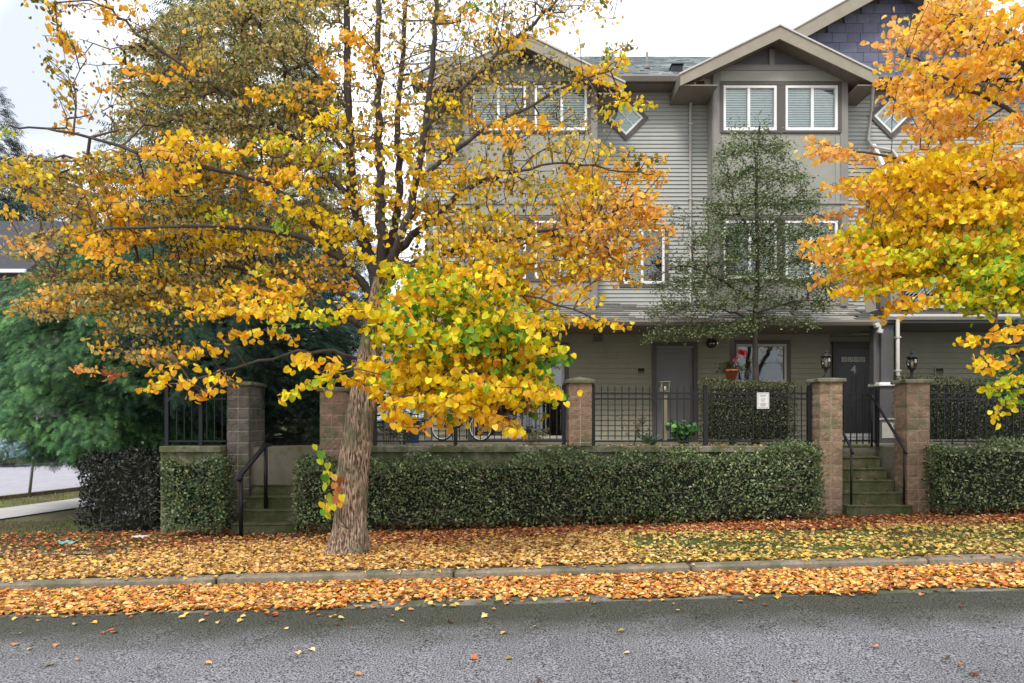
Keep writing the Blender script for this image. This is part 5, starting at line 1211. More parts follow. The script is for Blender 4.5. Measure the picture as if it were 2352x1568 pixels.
conifer("fir_tree", "very tall dark fir behind the yellow tree, reaching past the top of the photo", "tree", (PX(560, 20), 20, gz(-7, 20)), [(1, 2.4), (4, 3.4), (6, 3.2), (9, 2.7), (12, 1.9), (15, .9), (17, .1)], M['darkbark'], 15000, .34, [(84, 112, 62), (68, 98, 58), (98, 124, 70), (58, 88, 58)], 23, .25, r0=.4)
conifer("fir_tree", "middle sized dark green fir left of the tallest one", "tree", (PX(432, 19), 19, gz(-8, 19)), [(.8, 2.0), (3, 2.6), (5, 2.1), (7, 1.2), (8.8, .1)], M['darkbark'], 7000, .30, [(60, 98, 62), (48, 84, 56), (76, 112, 68)], 24, .2)
conifer("fir_tree", "distant dark fir poking above the branches at the left edge", "tree", (PX(-10, 50), 50, -.4), [(.6, 4.5), (8, 5), (15, 3.4), (20, 1.6), (24.4, .1)], M['darkbark'], 11000, .66, [(50, 66, 56), (42, 58, 52), (60, 76, 62)], 25, .3)
conifer("fir_tree", "background fir between the two dark ones at far left", "tree", (PX(105, 47), 47, -.4), [(.6, 6), (6, 6.4), (11, 5), (14, 3.2), (17, 1.4), (19, .1)], M['darkbark'], 13000, .62, [(44, 74, 60), (38, 64, 54), (56, 84, 62)], 27, .2)
conifer("fir_tree", "fir whose tip shows above the roof behind the orange tree, upper right", "tree", (PX(2215, 34), 34, -.4), [(9, 2.2), (13, 2.2), (17, 1.2), (20.9, .1)], M['darkbark'], 3500, .4, [(60, 84, 60), (50, 72, 56)], 26, .3)
conifer("cedar_tree", "dark background cedar seen between the yellow trunk and the house corner", "tree", (PX(850, 25), 25, -.4), [(.2, 2.4), (2, 2.6), (4, 2.0), (5.6, .9), (6.6, .1)], M['darkbark'], 6000, .3, [(50, 72, 56), (42, 62, 50), (62, 84, 62)], 29, .4)
conifer("shade_fill_shrub", "added shrub, coloured dark to stand in for shade between the two left piers", "shrub", (PX(688, 14.8), 14.8, PATIO), [(.02, .9), (.5, 1.1), (1.3, 1.0), (2.1, .6), (2.5, .1)], M['darkbark'], 4500, .15, [(34, 52, 42), (28, 44, 38), (44, 62, 48)], 37, .3, r0=.05)  # shrub added, with near-black leaves, to darken the bright gap behind the piers
conifer("yard_conifer", "dense green conifer shrub behind the clipped hedge at the right edge", "shrub", (PX(2345, 14.6), 14.6, PATIO), [(.2, .5), (1.0, .75), (1.9, .55), (2.5, .1)], M['darkbark'], 2600, .13, [(52, 104, 68), (42, 88, 60), (66, 116, 76)], 28, .2, r0=.06)

# ---- hedges
def hedge(name, label, cat, x0, x1, y0, y1, z0, z1, n, size, cols, seed, gap=.0, bumps=.06, twigs=120, group=None, follow=True):
    r_ = np.random.RandomState(seed); zf = (lambda x: slope(x)) if follow else (lambda x: 0)
    t = thing(name, label, cat, ((x0+x1)/2, (y0+y1)/2, z0+zf((x0+x1)/2)-gap), group)
    A = [(x1-x0)*(z1-z0), (x1-x0)*(y1-y0), (y1-y0)*(z1-z0), (y1-y0)*(z1-z0), (x1-x0)*(z1-z0)*.35]; w = np.array(A)/sum(A); f = r_.choice(5, n, p=w)
    u, v = r_.rand(n), r_.rand(n); dpt = np.abs(r_.normal(0, .07, n)); x = x0+u*(x1-x0); y = y0+v*(y1-y0); z = z0+v*(z1-z0)
    z = np.where(f == 1, z1-dpt, z); y = np.where(f == 0, y0+dpt, y); y = np.where(f == 4, y1-dpt, y)
    x = np.where(f == 2, x0+dpt, np.where(f == 3, x1-dpt, x)); y = np.where((f == 2) | (f == 3), y0+u*(y1-y0), y)
    bz = bumps*(np.sin(x*1.7+seed)*.6+np.sin(x*3.1+seed)+np.sin(x*7.3)*.6+r_.normal(0, .5, n)*.9+(r_.rand(n) < .02)*1.5); by = bumps*(np.sin(x*2.3+z*4+seed)+.6*np.sin(x*6-z*5))
    # round the top edges and thin out the foot
    e = np.clip((z-(z1-.15))/.15, 0, 1); y = np.where(y < (y0+y1)/2, y+e*e*.10, y-e*e*.10)
    keep = r_.rand(n) < np.clip((z-z0)/.35+.45, 0, 1)
    z = z+bz*np.clip((z-z0)/(z1-z0), 0, 1)+np.where(v < .1, r_.uniform(-.05, .05, n), 0); y = y+by*.6
    pos = np.stack([x, y, z+np.array([zf(a) for a in x])], 1)[keep]; k = len(pos)
    nr = np.stack([r_.normal(0, .7, n)+np.where(f == 2, -1, 0)+np.where(f == 3, 1, 0), r_.normal(0, .6, n)+np.where(f == 0, -1, 0)+np.where(f == 4, 1, 0), .5+r_.normal(0, .5, n)+(f == 1)], 1)[keep]
    up = np.stack([r_.normal(0, .7, k), r_.normal(-.2, .5, k), .5+r_.normal(0, .6, k)], 1)
    c = np.array([lin(q) for q in cols]); cl = c[r_.randint(0, len(c), k)]*(1+r_.uniform(-.3, .35, (k, 1)))
    scatter("foliage", OVAL, pos, up, nr, size*r_.uniform(.6, 1.35, k), np.clip(cl, 0, 1), M['leafg'], t)
    m = MB(); nst = max(3, int((x1-x0)/.35))
    for i in range(nst):
        sx = x0+(i+.5)*(x1-x0)/nst+r_.uniform(-.08, .08); sy = (y0+y1)/2+r_.uniform(-.1, .1); zb = z0-gap+zf(sx)-.03
        m.tube([(sx, sy, zb), (sx+.02, sy, zb+gap+.15), (sx+r_.uniform(-.1, .1), sy, zb+gap+.5*(z1-z0))], [.016, .012, .008], 5)
    for i in range(twigs):
        p = np.array((r_.uniform(x0, x1), y0+r_.uniform(-.03, .14), r_.uniform(z0, z1-.1))); p[2] += zf(p[0]); d = np.array((r_.normal(0, 1), r_.normal(-.1, .25), r_.uniform(-.2, 1))); d /= np.linalg.norm(d); L = r_.uniform(.1, .35)
        m.tube([p, p+d*L*.5+r_.normal(0, .02, 3), p+d*L], [.0045, .004, .002], 3)
    m.build("stems", M['wood'], t)
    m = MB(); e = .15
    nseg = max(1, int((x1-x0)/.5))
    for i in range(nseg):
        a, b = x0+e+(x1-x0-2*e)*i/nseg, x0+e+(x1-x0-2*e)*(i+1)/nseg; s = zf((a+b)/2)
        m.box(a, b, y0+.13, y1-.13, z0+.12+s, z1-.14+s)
    m.build("shade_core", mat("painted shade core", (.012, .016, .010), .95, .4, 20, 1, 30), t)  # near-black box puts the hedge's inner shade into the colour
    return t
hg = [(104, 124, 68), (102, 116, 72), (66, 80, 54), (130, 148, 92), (62, 98, 62), (160, 170, 126), (72, 76, 46)]
hedge("hedge", "long low dark green hedge between the yellow tree and the front door steps", "hedge", -3.5, 5.0, 11.8, 12.56, -.08, .98, 30000, .046, hg, 31, gap=.12, twigs=420, bumps=.075)
hedge("hedge", "low green hedge right of the front door steps", "hedge", 6.95, 12.8, 11.9, 12.52, -.08, .98, 16000, .046, hg, 32, gap=.12, twigs=200, bumps=.075)
hedge("hedge", "short boxy hedge left of the dark side steps", "hedge", -5.62, -4.66, 11.85, 12.45, -.05, 1.14, 5800, .05, hg+[(60, 100, 76)], 33, gap=.15, twigs=60, bumps=.08)
hedge("clipped_hedge", "small leaved clipped hedge inside the fence behind the white notice", "hedge", 3.5, 5.15, 13.3, 13.9, PATIO, 2.33, 12000, .030, [(88, 94, 56), (104, 108, 66), (70, 76, 46), (120, 122, 80), (58, 62, 40)], 34, bumps=.022, twigs=0, follow=False)
hedge("clipped_hedge", "small leaved clipped hedge inside the fence right of the right lantern pier", "hedge", 7.12, 12.6, 13.3, 13.9, PATIO, 2.40, 24000, .030, [(88, 94, 56), (104, 108, 66), (70, 76, 46), (120, 122, 80), (58, 62, 40)], 35, bumps=.025, twigs=0, follow=False)
hedge("dark_bush", "dark glossy leaved rounded bush at the left corner of the wall", "bush", -7.5, -6.1, 12.75, 13.9, -.12, 1.18, 8000, .055, [(44, 46, 42), (56, 58, 54), (36, 40, 36), (60, 66, 54)], 36, gap=.16, bumps=.09, twigs=30)
# ------------------------------------------------------------ fallen leaves and grass
def ground_pts(n, x0, x1, y0, y1, r_, dens=None):
    x, y = r_.uniform(x0, x1, n), r_.uniform(y0, y1, n)
    if dens is not None:
        k = r_.rand(n) < dens(x, y); x, y = x[k], y[k]
    return x, y
r_ = np.random.RandomState(77)
def litter(name, x, y, zoff, size, cols, flat=.25, hmax=.03):
    n = len(x); z = np.array([gz(a, b) for a, b in zip(x, y)])+zoff+r_.uniform(0, hmax, n)
    pos = np.stack([x, y, z], 1); a = r_.uniform(0, 6.28, n); up = np.stack([np.cos(a), np.sin(a), r_.normal(0, flat*.6, n)], 1); nr = np.stack([r_.normal(0, flat, n), r_.normal(0, flat, n), np.ones(n)], 1)
    o = scatter(name, HEART, pos, up, nr, size*r_.uniform(.65, 1.2, n), cols, M['litter'], None); return tag(o, kind='stuff')
LC = np.array([lin(c) for c in [(232, 188, 118), (220, 168, 98), (242, 204, 136), (200, 148, 100), (246, 214, 150), (236, 184, 84), (176, 124, 84), (224, 190, 136), (206, 142, 90), (244, 196, 90), (150, 108, 76)]])
LB = np.array([lin(c) for c in [(176, 96, 66), (150, 82, 58), (200, 122, 84), (128, 76, 56), (216, 150, 110), (120, 66, 48), (190, 110, 66)]])
LG = np.array([lin(c) for c in [(224, 196, 124), (204, 182, 108), (170, 158, 84), (232, 196, 92), (150, 132, 76)]])
# verge: thick carpet, thinner over the green patch on the right, browner under the hedge
def dv(x, y):
    d = np.ones_like(x); d = np.where((x > 1.6) & (y < 10.7) & (y > 8.0), .30+.2*np.sin(x*1.9+y*2.7), d); d = np.where(x < -5.2, np.clip(.9-(y-8.6)*.35, .05, 1), d)
    d = np.where((x < -3) & (y > 11.0), .30, d); d = np.where((x < -5.6) & (y > 9.9) & (y < 10.3), .35, d)
    d = np.where((x > -5.8) & (y > 12.1), .5, d)
    d = np.where((x > -.6) & (x < 1.6) & (y < 9), .85, d); return d
x, y = ground_pts(88000, -10.5, 12, 7.76, 12.9, r_, dv)
m1 = (y > 10.4+.5*np.sin(x*1.3)+r_.normal(0, .4, len(x))); c = LC[r_.randint(0, len(LC), len(x))]
c = np.where((m1 & (r_.rand(len(x)) < .75))[:, None], LB[r_.randint(0, len(LB), len(x))], c)
g_ = (x > 1.4) & (y < 10.6) & (r_.rand(len(x)) < .7); c = np.where(g_[:, None], LG[r_.randint(0, len(LG), len(x))], c)
c = c*(1+r_.uniform(-.2, .1, (len(x), 1)))
litter("fallen_leaves", x, y, .012, .052, np.clip(c, 0, 1), .32, .03)
x, y = ground_pts(29000, -9, 10, 6.55, 7.57, r_, lambda x, y: np.where(y < 6.58+.05*np.sin(x*1.1)+.04*np.sin(x*3.7)+np.where(x > 3.2, .12, 0), .06, np.where((x > -1.5) & (x < .9) & (y < 6.78), .12, 1)))
c = LC[r_.randint(0, len(LC), len(x))]; w = r_.rand(len(x)) < .18; c = np.where(w[:, None], np.array(lin((240, 140, 70)))[None], c)*(1+r_.uniform(-.2, .08, (len(x), 1)))
litter("gutter_leaves", x, y, .012, .050, np.clip(c, 0, 1), .3, .028)
x, y = ground_pts(900, -9, 10, 5.7, 6.6, r_, lambda x, y: np.clip((y-5.7)/.9, 0, 1)**2*np.where(x < 0, .9, .35))
x2, y2 = ground_pts(120, -8, 8, 2.6, 6, r_); x, y = np.concatenate([x, x2]), np.concatenate([y, y2])
c = np.concatenate([LC, LG, LB])[r_.randint(0, len(LC)+len(LG)+len(LB), len(x))]
litter("road_leaves", x, y, .010, .05, c, .15, .008)
x, y = ground_pts(900, -9, 10, 7.60, 7.75, r_, lambda x, y: .35+.4*np.sin(x*2.1)*np.sin(x*.7)); litter('kerb_leaves', x, y, .02, .048, LC[r_.randint(0, len(LC), len(x))]*.95, .25, .01)
x, y = ground_pts(260, -1.9, 5.2, 12.68, 13.0, r_); z = 1.18; n = len(x)
pos = np.stack([x, y, np.full(n, 1.18)], 1); a = r_.uniform(0, 6.28, n)
tag(scatter("coping_leaves", HEART, pos, np.stack([np.cos(a), np.sin(a), r_.normal(0, .1, n)], 1), np.stack([r_.normal(0, .2, n), r_.normal(0, .2, n), np.ones(n)], 1), .05, LC[r_.randint(0, len(LC), n)], M['litter']), kind='stuff')
# leaves lying on the front door steps
pos = []
for k in range(6):
    for _ in range(9): pos.append((r_.uniform(5.7, 6.62), 12.4+.25*k+r_.uniform(.02, .2), .19*(k+1)+.008))
pos = np.array(pos); n = len(pos); a = r_.uniform(0, 6.28, n)
tag(scatter("step_leaves", HEART, pos, np.stack([np.cos(a), np.sin(a), np.zeros(n)], 1), np.stack([r_.normal(0, .2, n), r_.normal(0, .2, n), np.ones(n)], 1), .05, LB[r_.randint(0, len(LB), n)], M['litter']), kind='stuff')
def grass(name, x, y, h, cols):
    n = len(x); z = np.array([gz(a, b) for a, b in zip(x, y)])-.005; pos = np.stack([x, y, z], 1)
    up = np.stack([r_.normal(0, .45, n), r_.normal(0, .45, n), np.ones(n)], 1); nr = np.stack([r_.normal(0, 1, n), r_.normal(0, 1, n), np.zeros(n)], 1)
    c = np.array([lin(q) for q in cols])[r_.randint(0, len(cols), n)]
    tag(scatter(name, ([(-.09, 0, 0), (.09, 0, 0), (.05, .6, .03), (0, 1, .1), (-.05, .6, .03)], [(0, 1, 2, 3, 4)]), pos, up, nr, h*r_.uniform(.5, 1.3, n), c, M['leafg']), kind='stuff')
gc = [(98, 116, 44), (82, 104, 40), (116, 130, 54), (74, 92, 40)]
x, y = ground_pts(40000, .6, 12, 7.8, 11, r_, lambda x, y: np.clip((x-.4)/1.5, 0, 1)*(.55+.45*np.sin(x*2.3+y*3)*np.sin(y*4-x))*np.clip(1-np.abs(y-9.1)/1.9, 0, 1)); grass("grass", x, y, .055, gc)
x, y = ground_pts(16000, -14, -5, 9.4, 14.5, r_, lambda x, y: np.where((x > -7.3) & (y > 12.3), 0, .8)); 
k = [not (abs(((a-a0[0])*(-dd[1])+(b-a0[1])*dd[0])-.78) < .82) for a, b in zip(x, y)]
grass("grass", x[k], y[k], .06, [(88, 108, 44), (72, 92, 40), (104, 120, 50), (96, 92, 50)])
xs_, ys_ = [], []
for _ in range(16000):
    s, w = r_.uniform(-3, 42), r_.uniform(1.62, 4.3)
    p = a0+dd*s+nn*w
    if ((p-b0)@nn) < -.16: xs_.append(p[0]); ys_.append(p[1])
grass("grass", np.array(xs_), np.array(ys_), .07, [(132, 140, 60), (112, 124, 50), (150, 150, 70), (150, 126, 66)])

# ------------------------------------------------------------ yard objects
# bicycle
bx, by = (PX(1016, 16.2)+PX(1101, 16.0))/2, 16.1
bike = thing("bicycle", "bicycle with a pale front wheel and fork parked behind the iron fence", "bicycle", (bx, by, PATIO))
ang = R(-28); ca, sa = math.cos(ang), math.sin(ang)
def bk(m, name, mt, par=bike):
    m.v = [(bx+a*ca-b*sa, by+a*sa+b*ca, PATIO+c) for a, b, c in m.v]; return m.build(name, mt, par)
for sx, mt, lab in ((-.48, 'black', None), (.50, 'white', "pale front wheel")):
    m = MB(); m.torus((sx, 0, .315), .288, .018, (0, 1, 0), 40, 8); w = bk(m, "wheel", M['black']); 
    if lab: w["label"] = lab
    m = MB(); m.torus((sx, 0, .315), .262, .009, (0, 1, 0), 40, 6); bk(m, "rim", M['white'], w)
    m = MB()
    for k in range(18):
        a = 2*math.pi*k/18; m.tube([(sx+.02*math.cos(a), (-1)**k*.025, .315+.02*math.sin(a)), (sx+.26*math.cos(a+.15), 0, .315+.26*math.sin(a+.15))], .0016, 3)
    m.tube([(sx, -.05, .315), (sx, .05, .315)], .018, 8); bk(m, "spokes", M['steel'], w)
m = MB(); hd, bb, st = (.36, 0, .80), (-.06, 0, .30), (-.20, 0, .74)
m.tube([st, hd], .016, 8); m.tube([bb, (.38, 0, .70)], .02, 8); m.tube([bb, (-.22, 0, .82)], .016, 8); m.tube([(.34, 0, .86), (.39, 0, .66)], .02, 8)
for s in (-1, 1): m.tube([(-.48, s*.055, .315), bb], .010, 6); m.tube([(-.48, s*.055, .315), (-.19, s*.02, .72)], .009, 6)
bk(m, "frame", M['metalB'])
m = MB()
for s in (-1, 1): m.tube([(.39, s*.045, .68), (.43, s*.05, .56), (.50, s*.05, .315)], [.016, .014, .010], 8)
m.box(.36, .42, -.06, .06, .66, .70, bev=.01); bk(m, "fork", M['white'])
m = MB(); m.tube([(.33, 0, .86), (.32, 0, .96)], .013, 8); m.tube([(.26, -.28, .98), (.32, -.1, .965), (.34, 0, .96), (.32, .1, .965), (.26, .28, .98)], .012, 8); bk(m, "handlebar", M['metalB'])
m = MB(); m.prism([(-.36, .93), (-.34, .955), (-.10, .94), (-.09, .92), (-.2, .915), (-.33, .895)], 'y', -.05, .05); m.tube([(-.22, 0, .8), (-.235, 0, .91)], .012, 8); bk(m, "saddle", M['black'])
m = MB(); m.torus((-.06, 0, .30), .085, .006, (0, 1, 0), 24, 4); m.tube([(-.06, -.07, .30), (-.02, -.08, .16)], .009, 6); m.tube([(-.06, .07, .30), (-.10, .08, .44)], .009, 6); m.box(-.06, .02, -.15, -.08, .15, .17); m.box(-.14, -.06, .08, .15, .43, .45); bk(m, "crankset", M['steel'])

# bare little tree trunk that carries the hanging pot
px_, py_ = PX(1681, 14.6), 14.6
t = thing("bare_tree", "small bare trunk with a few pale forked branches that carries the flower pot", "tree", (px_, py_, PATIO))
def B_(x, y, Y=14.6): return tuple(P(x, y, Y))
m = MB(); m.tube([(px_, py_, PATIO-.02), B_(1681, 880), B_(1681, 830), B_(1682, 778)], [.055, .052, .05, .045], 10); m.build("trunk", M['darkbark'], t)
m = MB()
for br in ([(1682, 780), (1668, 765), (1645, 757), (1622, 752), (1600, 744)], [(1668, 765), (1650, 745), (1640, 728)], [(1683, 778), (1700, 762), (1716, 752), (1722, 738), (1710, 724), (1690, 716)], [(1716, 752), (1728, 756)], [(1645, 757), (1625, 775), (1618, 768)]):
    m.tube([B_(x, y, 14.6-.004*abs(x-1682)*.5) for x, y in br], [.022]+[.014]*(len(br)-2)+[.006], 6)
m.build("branches", M['wood'], t)
# hanging flower pot
fx_, fy_ = PX(1680, 14.4), 14.42; fz_ = PZ(872, 14.42)
t = thing("flower_pot", "terracotta pot of red geraniums fixed on the small bare trunk", "flower pot", (fx_, fy_, fz_))
m = MB(); m.lathe(fx_, fy_, [(.085, fz_), (.125, fz_+.16), (.14, fz_+.162), (.142, fz_+.20), (.12, fz_+.2), (.11, fz_+.17)], 20); m.build("pot", M['terra'], t)
m = MB(); m.torus((fx_, fy_, fz_+.15), .132, .006, (0, 0, 1), 20, 5); m.box(fx_-.01, fx_+.01, fy_+.12, fy_+.2, fz_+.13, fz_+.16); m.build("bracket", M['metalB'], t)
q = np.random.RandomState(3); n = 520; a = q.uniform(0, 6.28, n); rr = np.abs(q.normal(0, .13, n)); pos = np.stack([fx_-.03+rr*np.cos(a)*1.25, fy_+rr*np.sin(a), fz_+.19+q.uniform(-.03, .17, n)-rr*.3], 1)
cg = np.array([lin(c) for c in [(70, 84, 50), (90, 96, 60), (54, 64, 44), (110, 96, 60)]])
scatter("plant_leaves", OVAL, pos, np.stack([np.cos(a), np.sin(a), q.normal(.4, .5, n)], 1), q.normal(0, 1, (n, 3))+(0, -.3, .6), q.uniform(.03, .06, n), cg[q.randint(0, 4, n)], M['leafg'], t)
def bloom(cx_, cz_, r, n, mt, nm="flower"):
    cxw, czw = PX(cx_, 14.35), PZ(cz_, 14.35); d = unit(q.normal(0, 1, (n, 3))); pos = np.array((cxw, 14.33, czw))+d*r*q.uniform(.5, 1, (n, 1))
    o = scatter(nm, OVAL, pos, d+q.normal(0, .5, (n, 3)), q.normal(0, 1, (n, 3)), q.uniform(.028, .045, n), np.ones((n, 3)), mt, t); return o
for b in ((1704, 809, .042), (1699, 807, .03), (1709, 811, .028)): bloom(*b, 70, M['red'])
bloom(1688, 826, .02, 26, M['pink']); bloom(1694, 820, .02, 20, M['pink'])
m = MB(); m.tube([(fx_, fy_, fz_+.18), (fx_+.1, fy_-.05, fz_+.32), P(1700, 815, 14.36)], .004, 4); m.tube([(fx_, fy_, fz_+.18), (fx_+.05, fy_-.05, fz_+.28), P(1690, 828, 14.36)], .004, 4); m.build("flower_stalks", M['leafg'], t)
# wind spinner of thin wires seen against the left window sash
sx_, sy_ = PX(1720, 14.0), 14.0
t = thing("wire_cone", "thin dark wire cone standing in front of the ground floor window", "garden ornament", (sx_, sy_, PATIO))
m = MB(); apex = P(1722, 838, 14.0)
for k in range(7):
    a = 2*math.pi*k/7; m.tube([apex, (sx_+.17*math.cos(a), sy_+.17*math.sin(a), PZ(905, 14.0))], .005, 4)
m.tube([P(1722, 820, 14), apex], .006, 5); m.torus((sx_, sy_, PZ(880, 14.0)), .10, .004, (0, 0, 1), 18, 4); m.tube([(sx_, sy_, PATIO), (sx_, sy_, PZ(870, 14.0))], .008, 5); m.build("wires", M['metalB'], t)
# yard plants
def plant(name, label, px, py, Y, w, h, n, size, cols, seed, T=OVAL, rad=None):
    q = np.random.RandomState(seed); x, y = PX(px, Y), Y; t = thing(name, label, "plant", (x, y, PATIO)); m = MB(); pos = []
    ns_ = max(5, n//30)
    for k in range(ns_):
        a = q.uniform(0, 6.28); e = np.array((x+w/2*math.cos(a)*q.uniform(.2, 1), y+w/2*math.sin(a)*q.uniform(.2, 1), PATIO+h*q.uniform(.5, 1))); b = np.array((x+.04*math.cos(a), y+.04*math.sin(a), PATIO)); mid = (b*.5+e*.5)+(0, 0, h*.12)
        m.tube([b, mid, e], [.006, .005, .003], 4)
        for j in range(n//ns_):
            u = q.uniform(.3, 1.05); pos.append((b*(1-u)**2+2*mid*u*(1-u)+e*u*u)+q.normal(0, .035, 3))
    m.build("stems", M['wood'], t); pos = np.array(pos); k = len(pos); c = np.array([lin(i) for i in cols])
    scatter("foliage", T, pos, np.stack([q.normal(0, 1, k), q.normal(-.4, .7, k), q.normal(.1, .4, k)], 1), np.stack([q.normal(0, .5, k), q.normal(-.7, .4, k), q.normal(.8, .4, k)], 1), size*q.uniform(.7, 1.3, k), c[q.randint(0, len(c), k)], M['leafg'], t)
plant("leafy_plant", "bright green broad leaved plant at the left end of the clipped hedge", 1566, 990, 13.7, .62, .42, 330, .085, [(96, 150, 76), (78, 130, 66), (118, 168, 88), (64, 108, 60)], 41, HEART)
plant("leafy_plant", "low dark green plant behind the fence beside the grey door", 1492, 1005, 13.9, .5, .25, 220, .06, [(60, 96, 70), (46, 80, 60), (80, 110, 70)], 42)
plant("young_shrub", "thin young shrub with a few reddish leaves left of the grey door", 1452, 960, 14.2, .8, .75, 170, .05, [(120, 84, 74), (96, 100, 66), (140, 96, 86), (80, 88, 60)], 43)
plant("leafy_plant", "scrubby low plants below the patio door behind the bicycle fence", 1215, 1005, 14.2, 1.2, .28, 260, .05, [(110, 116, 70), (130, 120, 80), (90, 100, 60)], 44)
# slim post with a latch box
x, y = PX(1527, 13.7), 13.7; t = thing("garden_post", "slim weathered wooden post with a small lantern box by the grey door", "post", (x, y, PATIO))
m = MB(); m.box(x-.035, x+.035, y-.035, y+.035, PATIO, PZ(898, y)); m.build("shaft", M['wood'], t); zt_ = PZ(898, y)
m = MB()
for sx in (-.07, .07):
    for sy in (-.07, .07): m.box(x+sx-.008, x+sx+.008, y+sy-.008, y+sy+.008, zt_, zt_+.16)
m.box(x-.085, x+.085, y-.085, y+.085, zt_-.012, zt_+.0); m.box(x-.09, x+.09, y-.09, y+.09, zt_+.16, zt_+.178, bev=.005); m.build("lantern_box", M['wood'], t)
m = MB(); m.lathe(x, y, [(.03, zt_+.001), (.03, zt_+.09), (.006, zt_+.1)], 10); m.build("candle", M['pipe'], t)
# storage tub and covered barbecue-like heap left of the bicycle
x, y = PX(948, 15.3), 15.3; t = thing("storage_tub", "small blue plastic tub left of the bicycle behind the fence", "tub", (x, y, PATIO))
m = MB(); m.lathe(x, y, [(.15, PATIO), (.2, PATIO+.3), (.21, PATIO+.3), (.21, PATIO+.32)], 4, smooth=False, sq=True); m.build("bin_body", M['blue'], t)
m = MB(); m.lathe(x, y, [(.222, PATIO+.321), (.222, PATIO+.335), (.18, PATIO+.355)], 4, smooth=False, sq=True); m.build("lid", M['metalB'], t)
x, y = PX(893, 14.6), 14.6; t = thing("garden_stakes", "bundle of pale garden stakes leaning behind the fence beside the trunk", "stakes", (x, y, PATIO))
m = MB()
for k in range(5): m.tube([(x+.05*k-.1, y-.02*k, PATIO), (x+.03*k-.07, y+.1, PATIO+.55+.06*(k % 3))], .012, 6)
m.build("stake", M['wood'], t)
plant("leafy_plant", "dark leafy clump at the foot of the fence just right of the trunk", 925, 1005, 14.4, 1.0, .45, 420, .055, [(60, 62, 60), (76, 74, 70), (50, 56, 50)], 45)

# ------------------------------------------------------------ street corner things
gx, gy = GP(66, 1142); gz_ = gz(gx, gy)
t = thing("sign_post", "thin leaning grey steel sign post beside the side street, its top hidden in the cedar", "sign post", (gx, gy, gz_))
m = MB(); m.tube([(gx, gy, gz_-.1), (gx+.28, gy, gz_+2.5)], .036, 10); m.build("post", M['steel'], t)
m = MB(); m.box(gx+.1, gx+.42, gy-.045, gy-.038, gz_+2.05, gz_+2.5, bev=.002); m.build("plate", M['steel'], t)
# parked car, mostly left of the frame
cy0 = 30.; wxp = PX(2, cy0); zc = PZ(1064, cy0)
t = thing("parked_car", "parked pale blue car at the left edge with only one wheel in view", "car", (wxp-1.2, cy0+.9, zc))
def lofted(m, secs, col=(1, 1, 1)):
    """secs: list of (x, [(y,z)...]) same count"""
    n = len(secs[0][1]); V = [(x, a, b) for x, r in secs for a, b in r]
    Fc = [(i*n+k, i*n+(k+1) % n, (i+1)*n+(k+1) % n, (i+1)*n+k) for i in range(len(secs)-1) for k in range(n)]
    Fc += [tuple(range(n))[::-1], tuple((len(secs)-1)*n+k for k in range(n))]; m.add(V, Fc, col, True)
def carsec(w, zb, zw, zt, wt): 
    y = cy0+.9
    return [(y-w, zc+zb), (y-w-.02, zc+(zb+zw)/2), (y-w+.02, zc+zw), (y-wt, zc+zt), (y+wt, zc+zt), (y+w-.02, zc+zw), (y+w+.02, zc+(zb+zw)/2), (y+w, zc+zb)]
X0 = wxp
m = MB(); lofted(m, [(X0+.86, carsec(.70, .35, .62, .66, .66)), (X0+.80, carsec(.80, .25, .70, .78, .74)), (X0+.5, carsec(.88, .22, .86, .92, .80)), (X0-.1, carsec(.9, .2, .94, 1.0, .82)), (X0-3.2, carsec(.9, .2, .96, 1.02, .82)), (X0-3.6, carsec(.86, .25, .92, 1.0, .78)), (X0-3.75, carsec(.76, .35, .8, .9, .7))]); m.build("body", M['carp'], t)
m = MB(); lofted(m, [(X0-.35, carsec(.80, .98, 1.0, 1.02, .78)), (X0-1.1, carsec(.8, .98, 1.1, 1.5, .62)), (X0-2.4, carsec(.8, .98, 1.1, 1.54, .62)), (X0-3.5, carsec(.78, .98, 1.0, 1.05, .74))]); m.build("cabin_glass", M['dglass'], t)
m = MB(); lofted(m, [(X0-1.08, carsec(.62, 1.49, 1.51, 1.52, .58)), (X0-1.3, carsec(.66, 1.50, 1.53, 1.56, .58)), (X0-2.3, carsec(.66, 1.53, 1.55, 1.58, .58)), (X0-2.5, carsec(.62, 1.50, 1.53, 1.55, .58))]); m.build("car_roof", M['carp'], t)
for xw in (X0, X0-2.65):
    for s in (-1, 1):
        yw = cy0+.9+s*.83
        m = MB(); m.torus((xw, yw, zc+.35), .27, .085, (0, 1, 0), 28, 10); w = m.build("wheel", M['black'], t)
        m = MB()
        for k in range(5):
            a = 2*math.pi*k/5+.3
            m.bar((xw, yw+s*.05, zc+.35), (xw+.23*math.cos(a), yw+s*.06, zc+.35+.23*math.sin(a)), .06, .03, up=(0, 1, 0))
        m.torus((xw, yw+s*.05, zc+.35), .225, .022, (0, 1, 0), 28, 6); m.tube([(xw, yw+s*.03, zc+.35), (xw, yw+s*.09, zc+.35)], .05, 10); m.build("rim", M['alloy'], w)
for s in (-1, 1):
    m = MB(); m.box(X0+.62, X0+.83, cy0+.9+s*.6-.14, cy0+.9+s*.6+.14, zc+.66, zc+.78, bev=.03); m.build("headlight", M['fixt'], t)
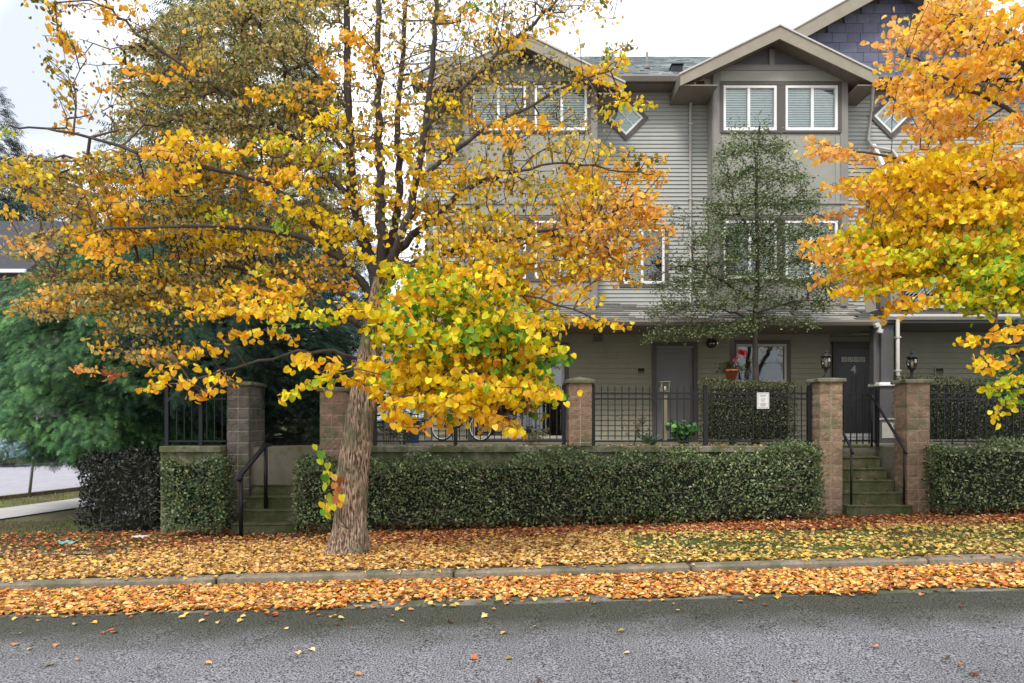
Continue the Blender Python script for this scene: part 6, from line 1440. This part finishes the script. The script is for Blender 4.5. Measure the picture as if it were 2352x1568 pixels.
# black bin beyond the side street
Yb = 46.; x, zb = PX(374, Yb), PZ(1024, Yb)
t = thing("black_bin", "black bin on the grass beyond the side street, seen past the wall corner", "bin", (x, Yb, zb))
m = MB(); m.prism([(x-.42, zb+.05), (x+.42, zb+.05), (x+.5, zb+.75), (x-.5, zb+.75)], 'y', Yb-.4, Yb+.4); m.build("bin_body", M['black'], t)
m = MB(); m.prism([(Yb-.46, zb+.751), (Yb+.46, zb+.751), (Yb+.3, zb+.95), (Yb-.3, zb+.95)], 'x', x-.54, x+.54); m.build("lid", M['black'], t)
m = MB(); m.tube([(x-.2, Yb-.42, zb+.88), (x-.2, Yb-.55, zb+.88), (x+.2, Yb-.55, zb+.88), (x+.2, Yb-.42, zb+.88)], .03, 6); m.build("handle", M['fixt'], t)
for s in (-1, 1):
    m = MB(); m.tube([(x+s*.35, Yb+.3, zb+.09), (x+s*.45, Yb+.3, zb+.09)], .09, 12); m.build("wheel", M['black'], t)
# neighbouring house at far left
hx0, hx1, hy0, hy1 = -30., PX(48, 33), 33., 42.
t = thing("neighbour_house", "dark house with grey roof almost hidden behind branches at the left edge", "building", ((hx0+hx1)/2, hy0, -.4))
m = MB(); m.box(hx0, hx1, hy0, hy1, -.6, 8.2); m.build("wall", M['hwall'], t)
zr_ = PZ(415, hy0)
m = MB(); m.prism([(hy0-.7, 8.1), (hy1+.7, 8.1), ((hy0+hy1)/2, zr_-.6)], 'x', hx0-.6, hx1+.7); m.build("roof", M['hroof'], t)
m = MB(); m.box(hx0-.6, hx1+.72, hy0-.82, hy0-.701, 7.98, 8.14, bev=.02); m.build("gutter", M['white'], t)
for xx in (hx1-2.2, hx1-6):
    for zz in (1.2, 4.4):
        m = MB(); m.box(xx-.7, xx+.7, hy0-.05, hy0-.001, zz, zz+1.3); w = m.build("window", M['white'], t); m = MB(); m.box(xx-.6, xx+.6, hy0-.06, hy0-.051, zz+.1, zz+1.2); m.build("pane", M['dglass'], w)
# litter on the verge
x, y = GP(150, 1252); z = gz(x, y); m = MB()
n = 7; V = [(x-.13+.26*i/n, y-.05+.10*j+.01*math.sin(i*2), z+.04+.02*math.sin(i*1.7+j*2)) for j in range(3) for i in range(n+1)]; m.add(V, [(j*(n+1)+i, j*(n+1)+i+1, (j+1)*(n+1)+i+1, (j+1)*(n+1)+i) for j in range(2) for i in range(n)], smooth=True)
tag(m.build("plastic_wrapper", M['teal']), "crumpled teal plastic wrapper lying on the grass at the lower left", "litter")
x, y = GP(318, 1240); z = gz(x, y); m = MB(); V = [(x-.10+.2*i/5, y-.06+.06*j, z+.03+.035*abs(math.sin(i*1.9+j*1.3))) for j in range(4) for i in range(6)]; m.add(V, [(j*6+i, j*6+i+1, (j+1)*6+i+1, (j+1)*6+i) for j in range(3) for i in range(5)])
tag(m.build("crumpled_paper", M['paper']), "crumpled whitish paper among the leaves right of the teal wrapper", "litter")
# overhead wire at the left edge
m = MB(); m.tube([(-34, 26, 9.6), PX(0, 24) and (PX(0, 24), 24, PZ(437, 24)), (PX(48, 23.5), 23.5, PZ(452, 23.5)), (PX(230, 22), 22, PZ(478, 22)), (PX(600, 21), 21, PZ(505, 21))], .02, 5)
tag(m.build("overhead_cable", M['metalB']), "thin overhead cable crossing the left edge in front of the neighbour roof", "cable")
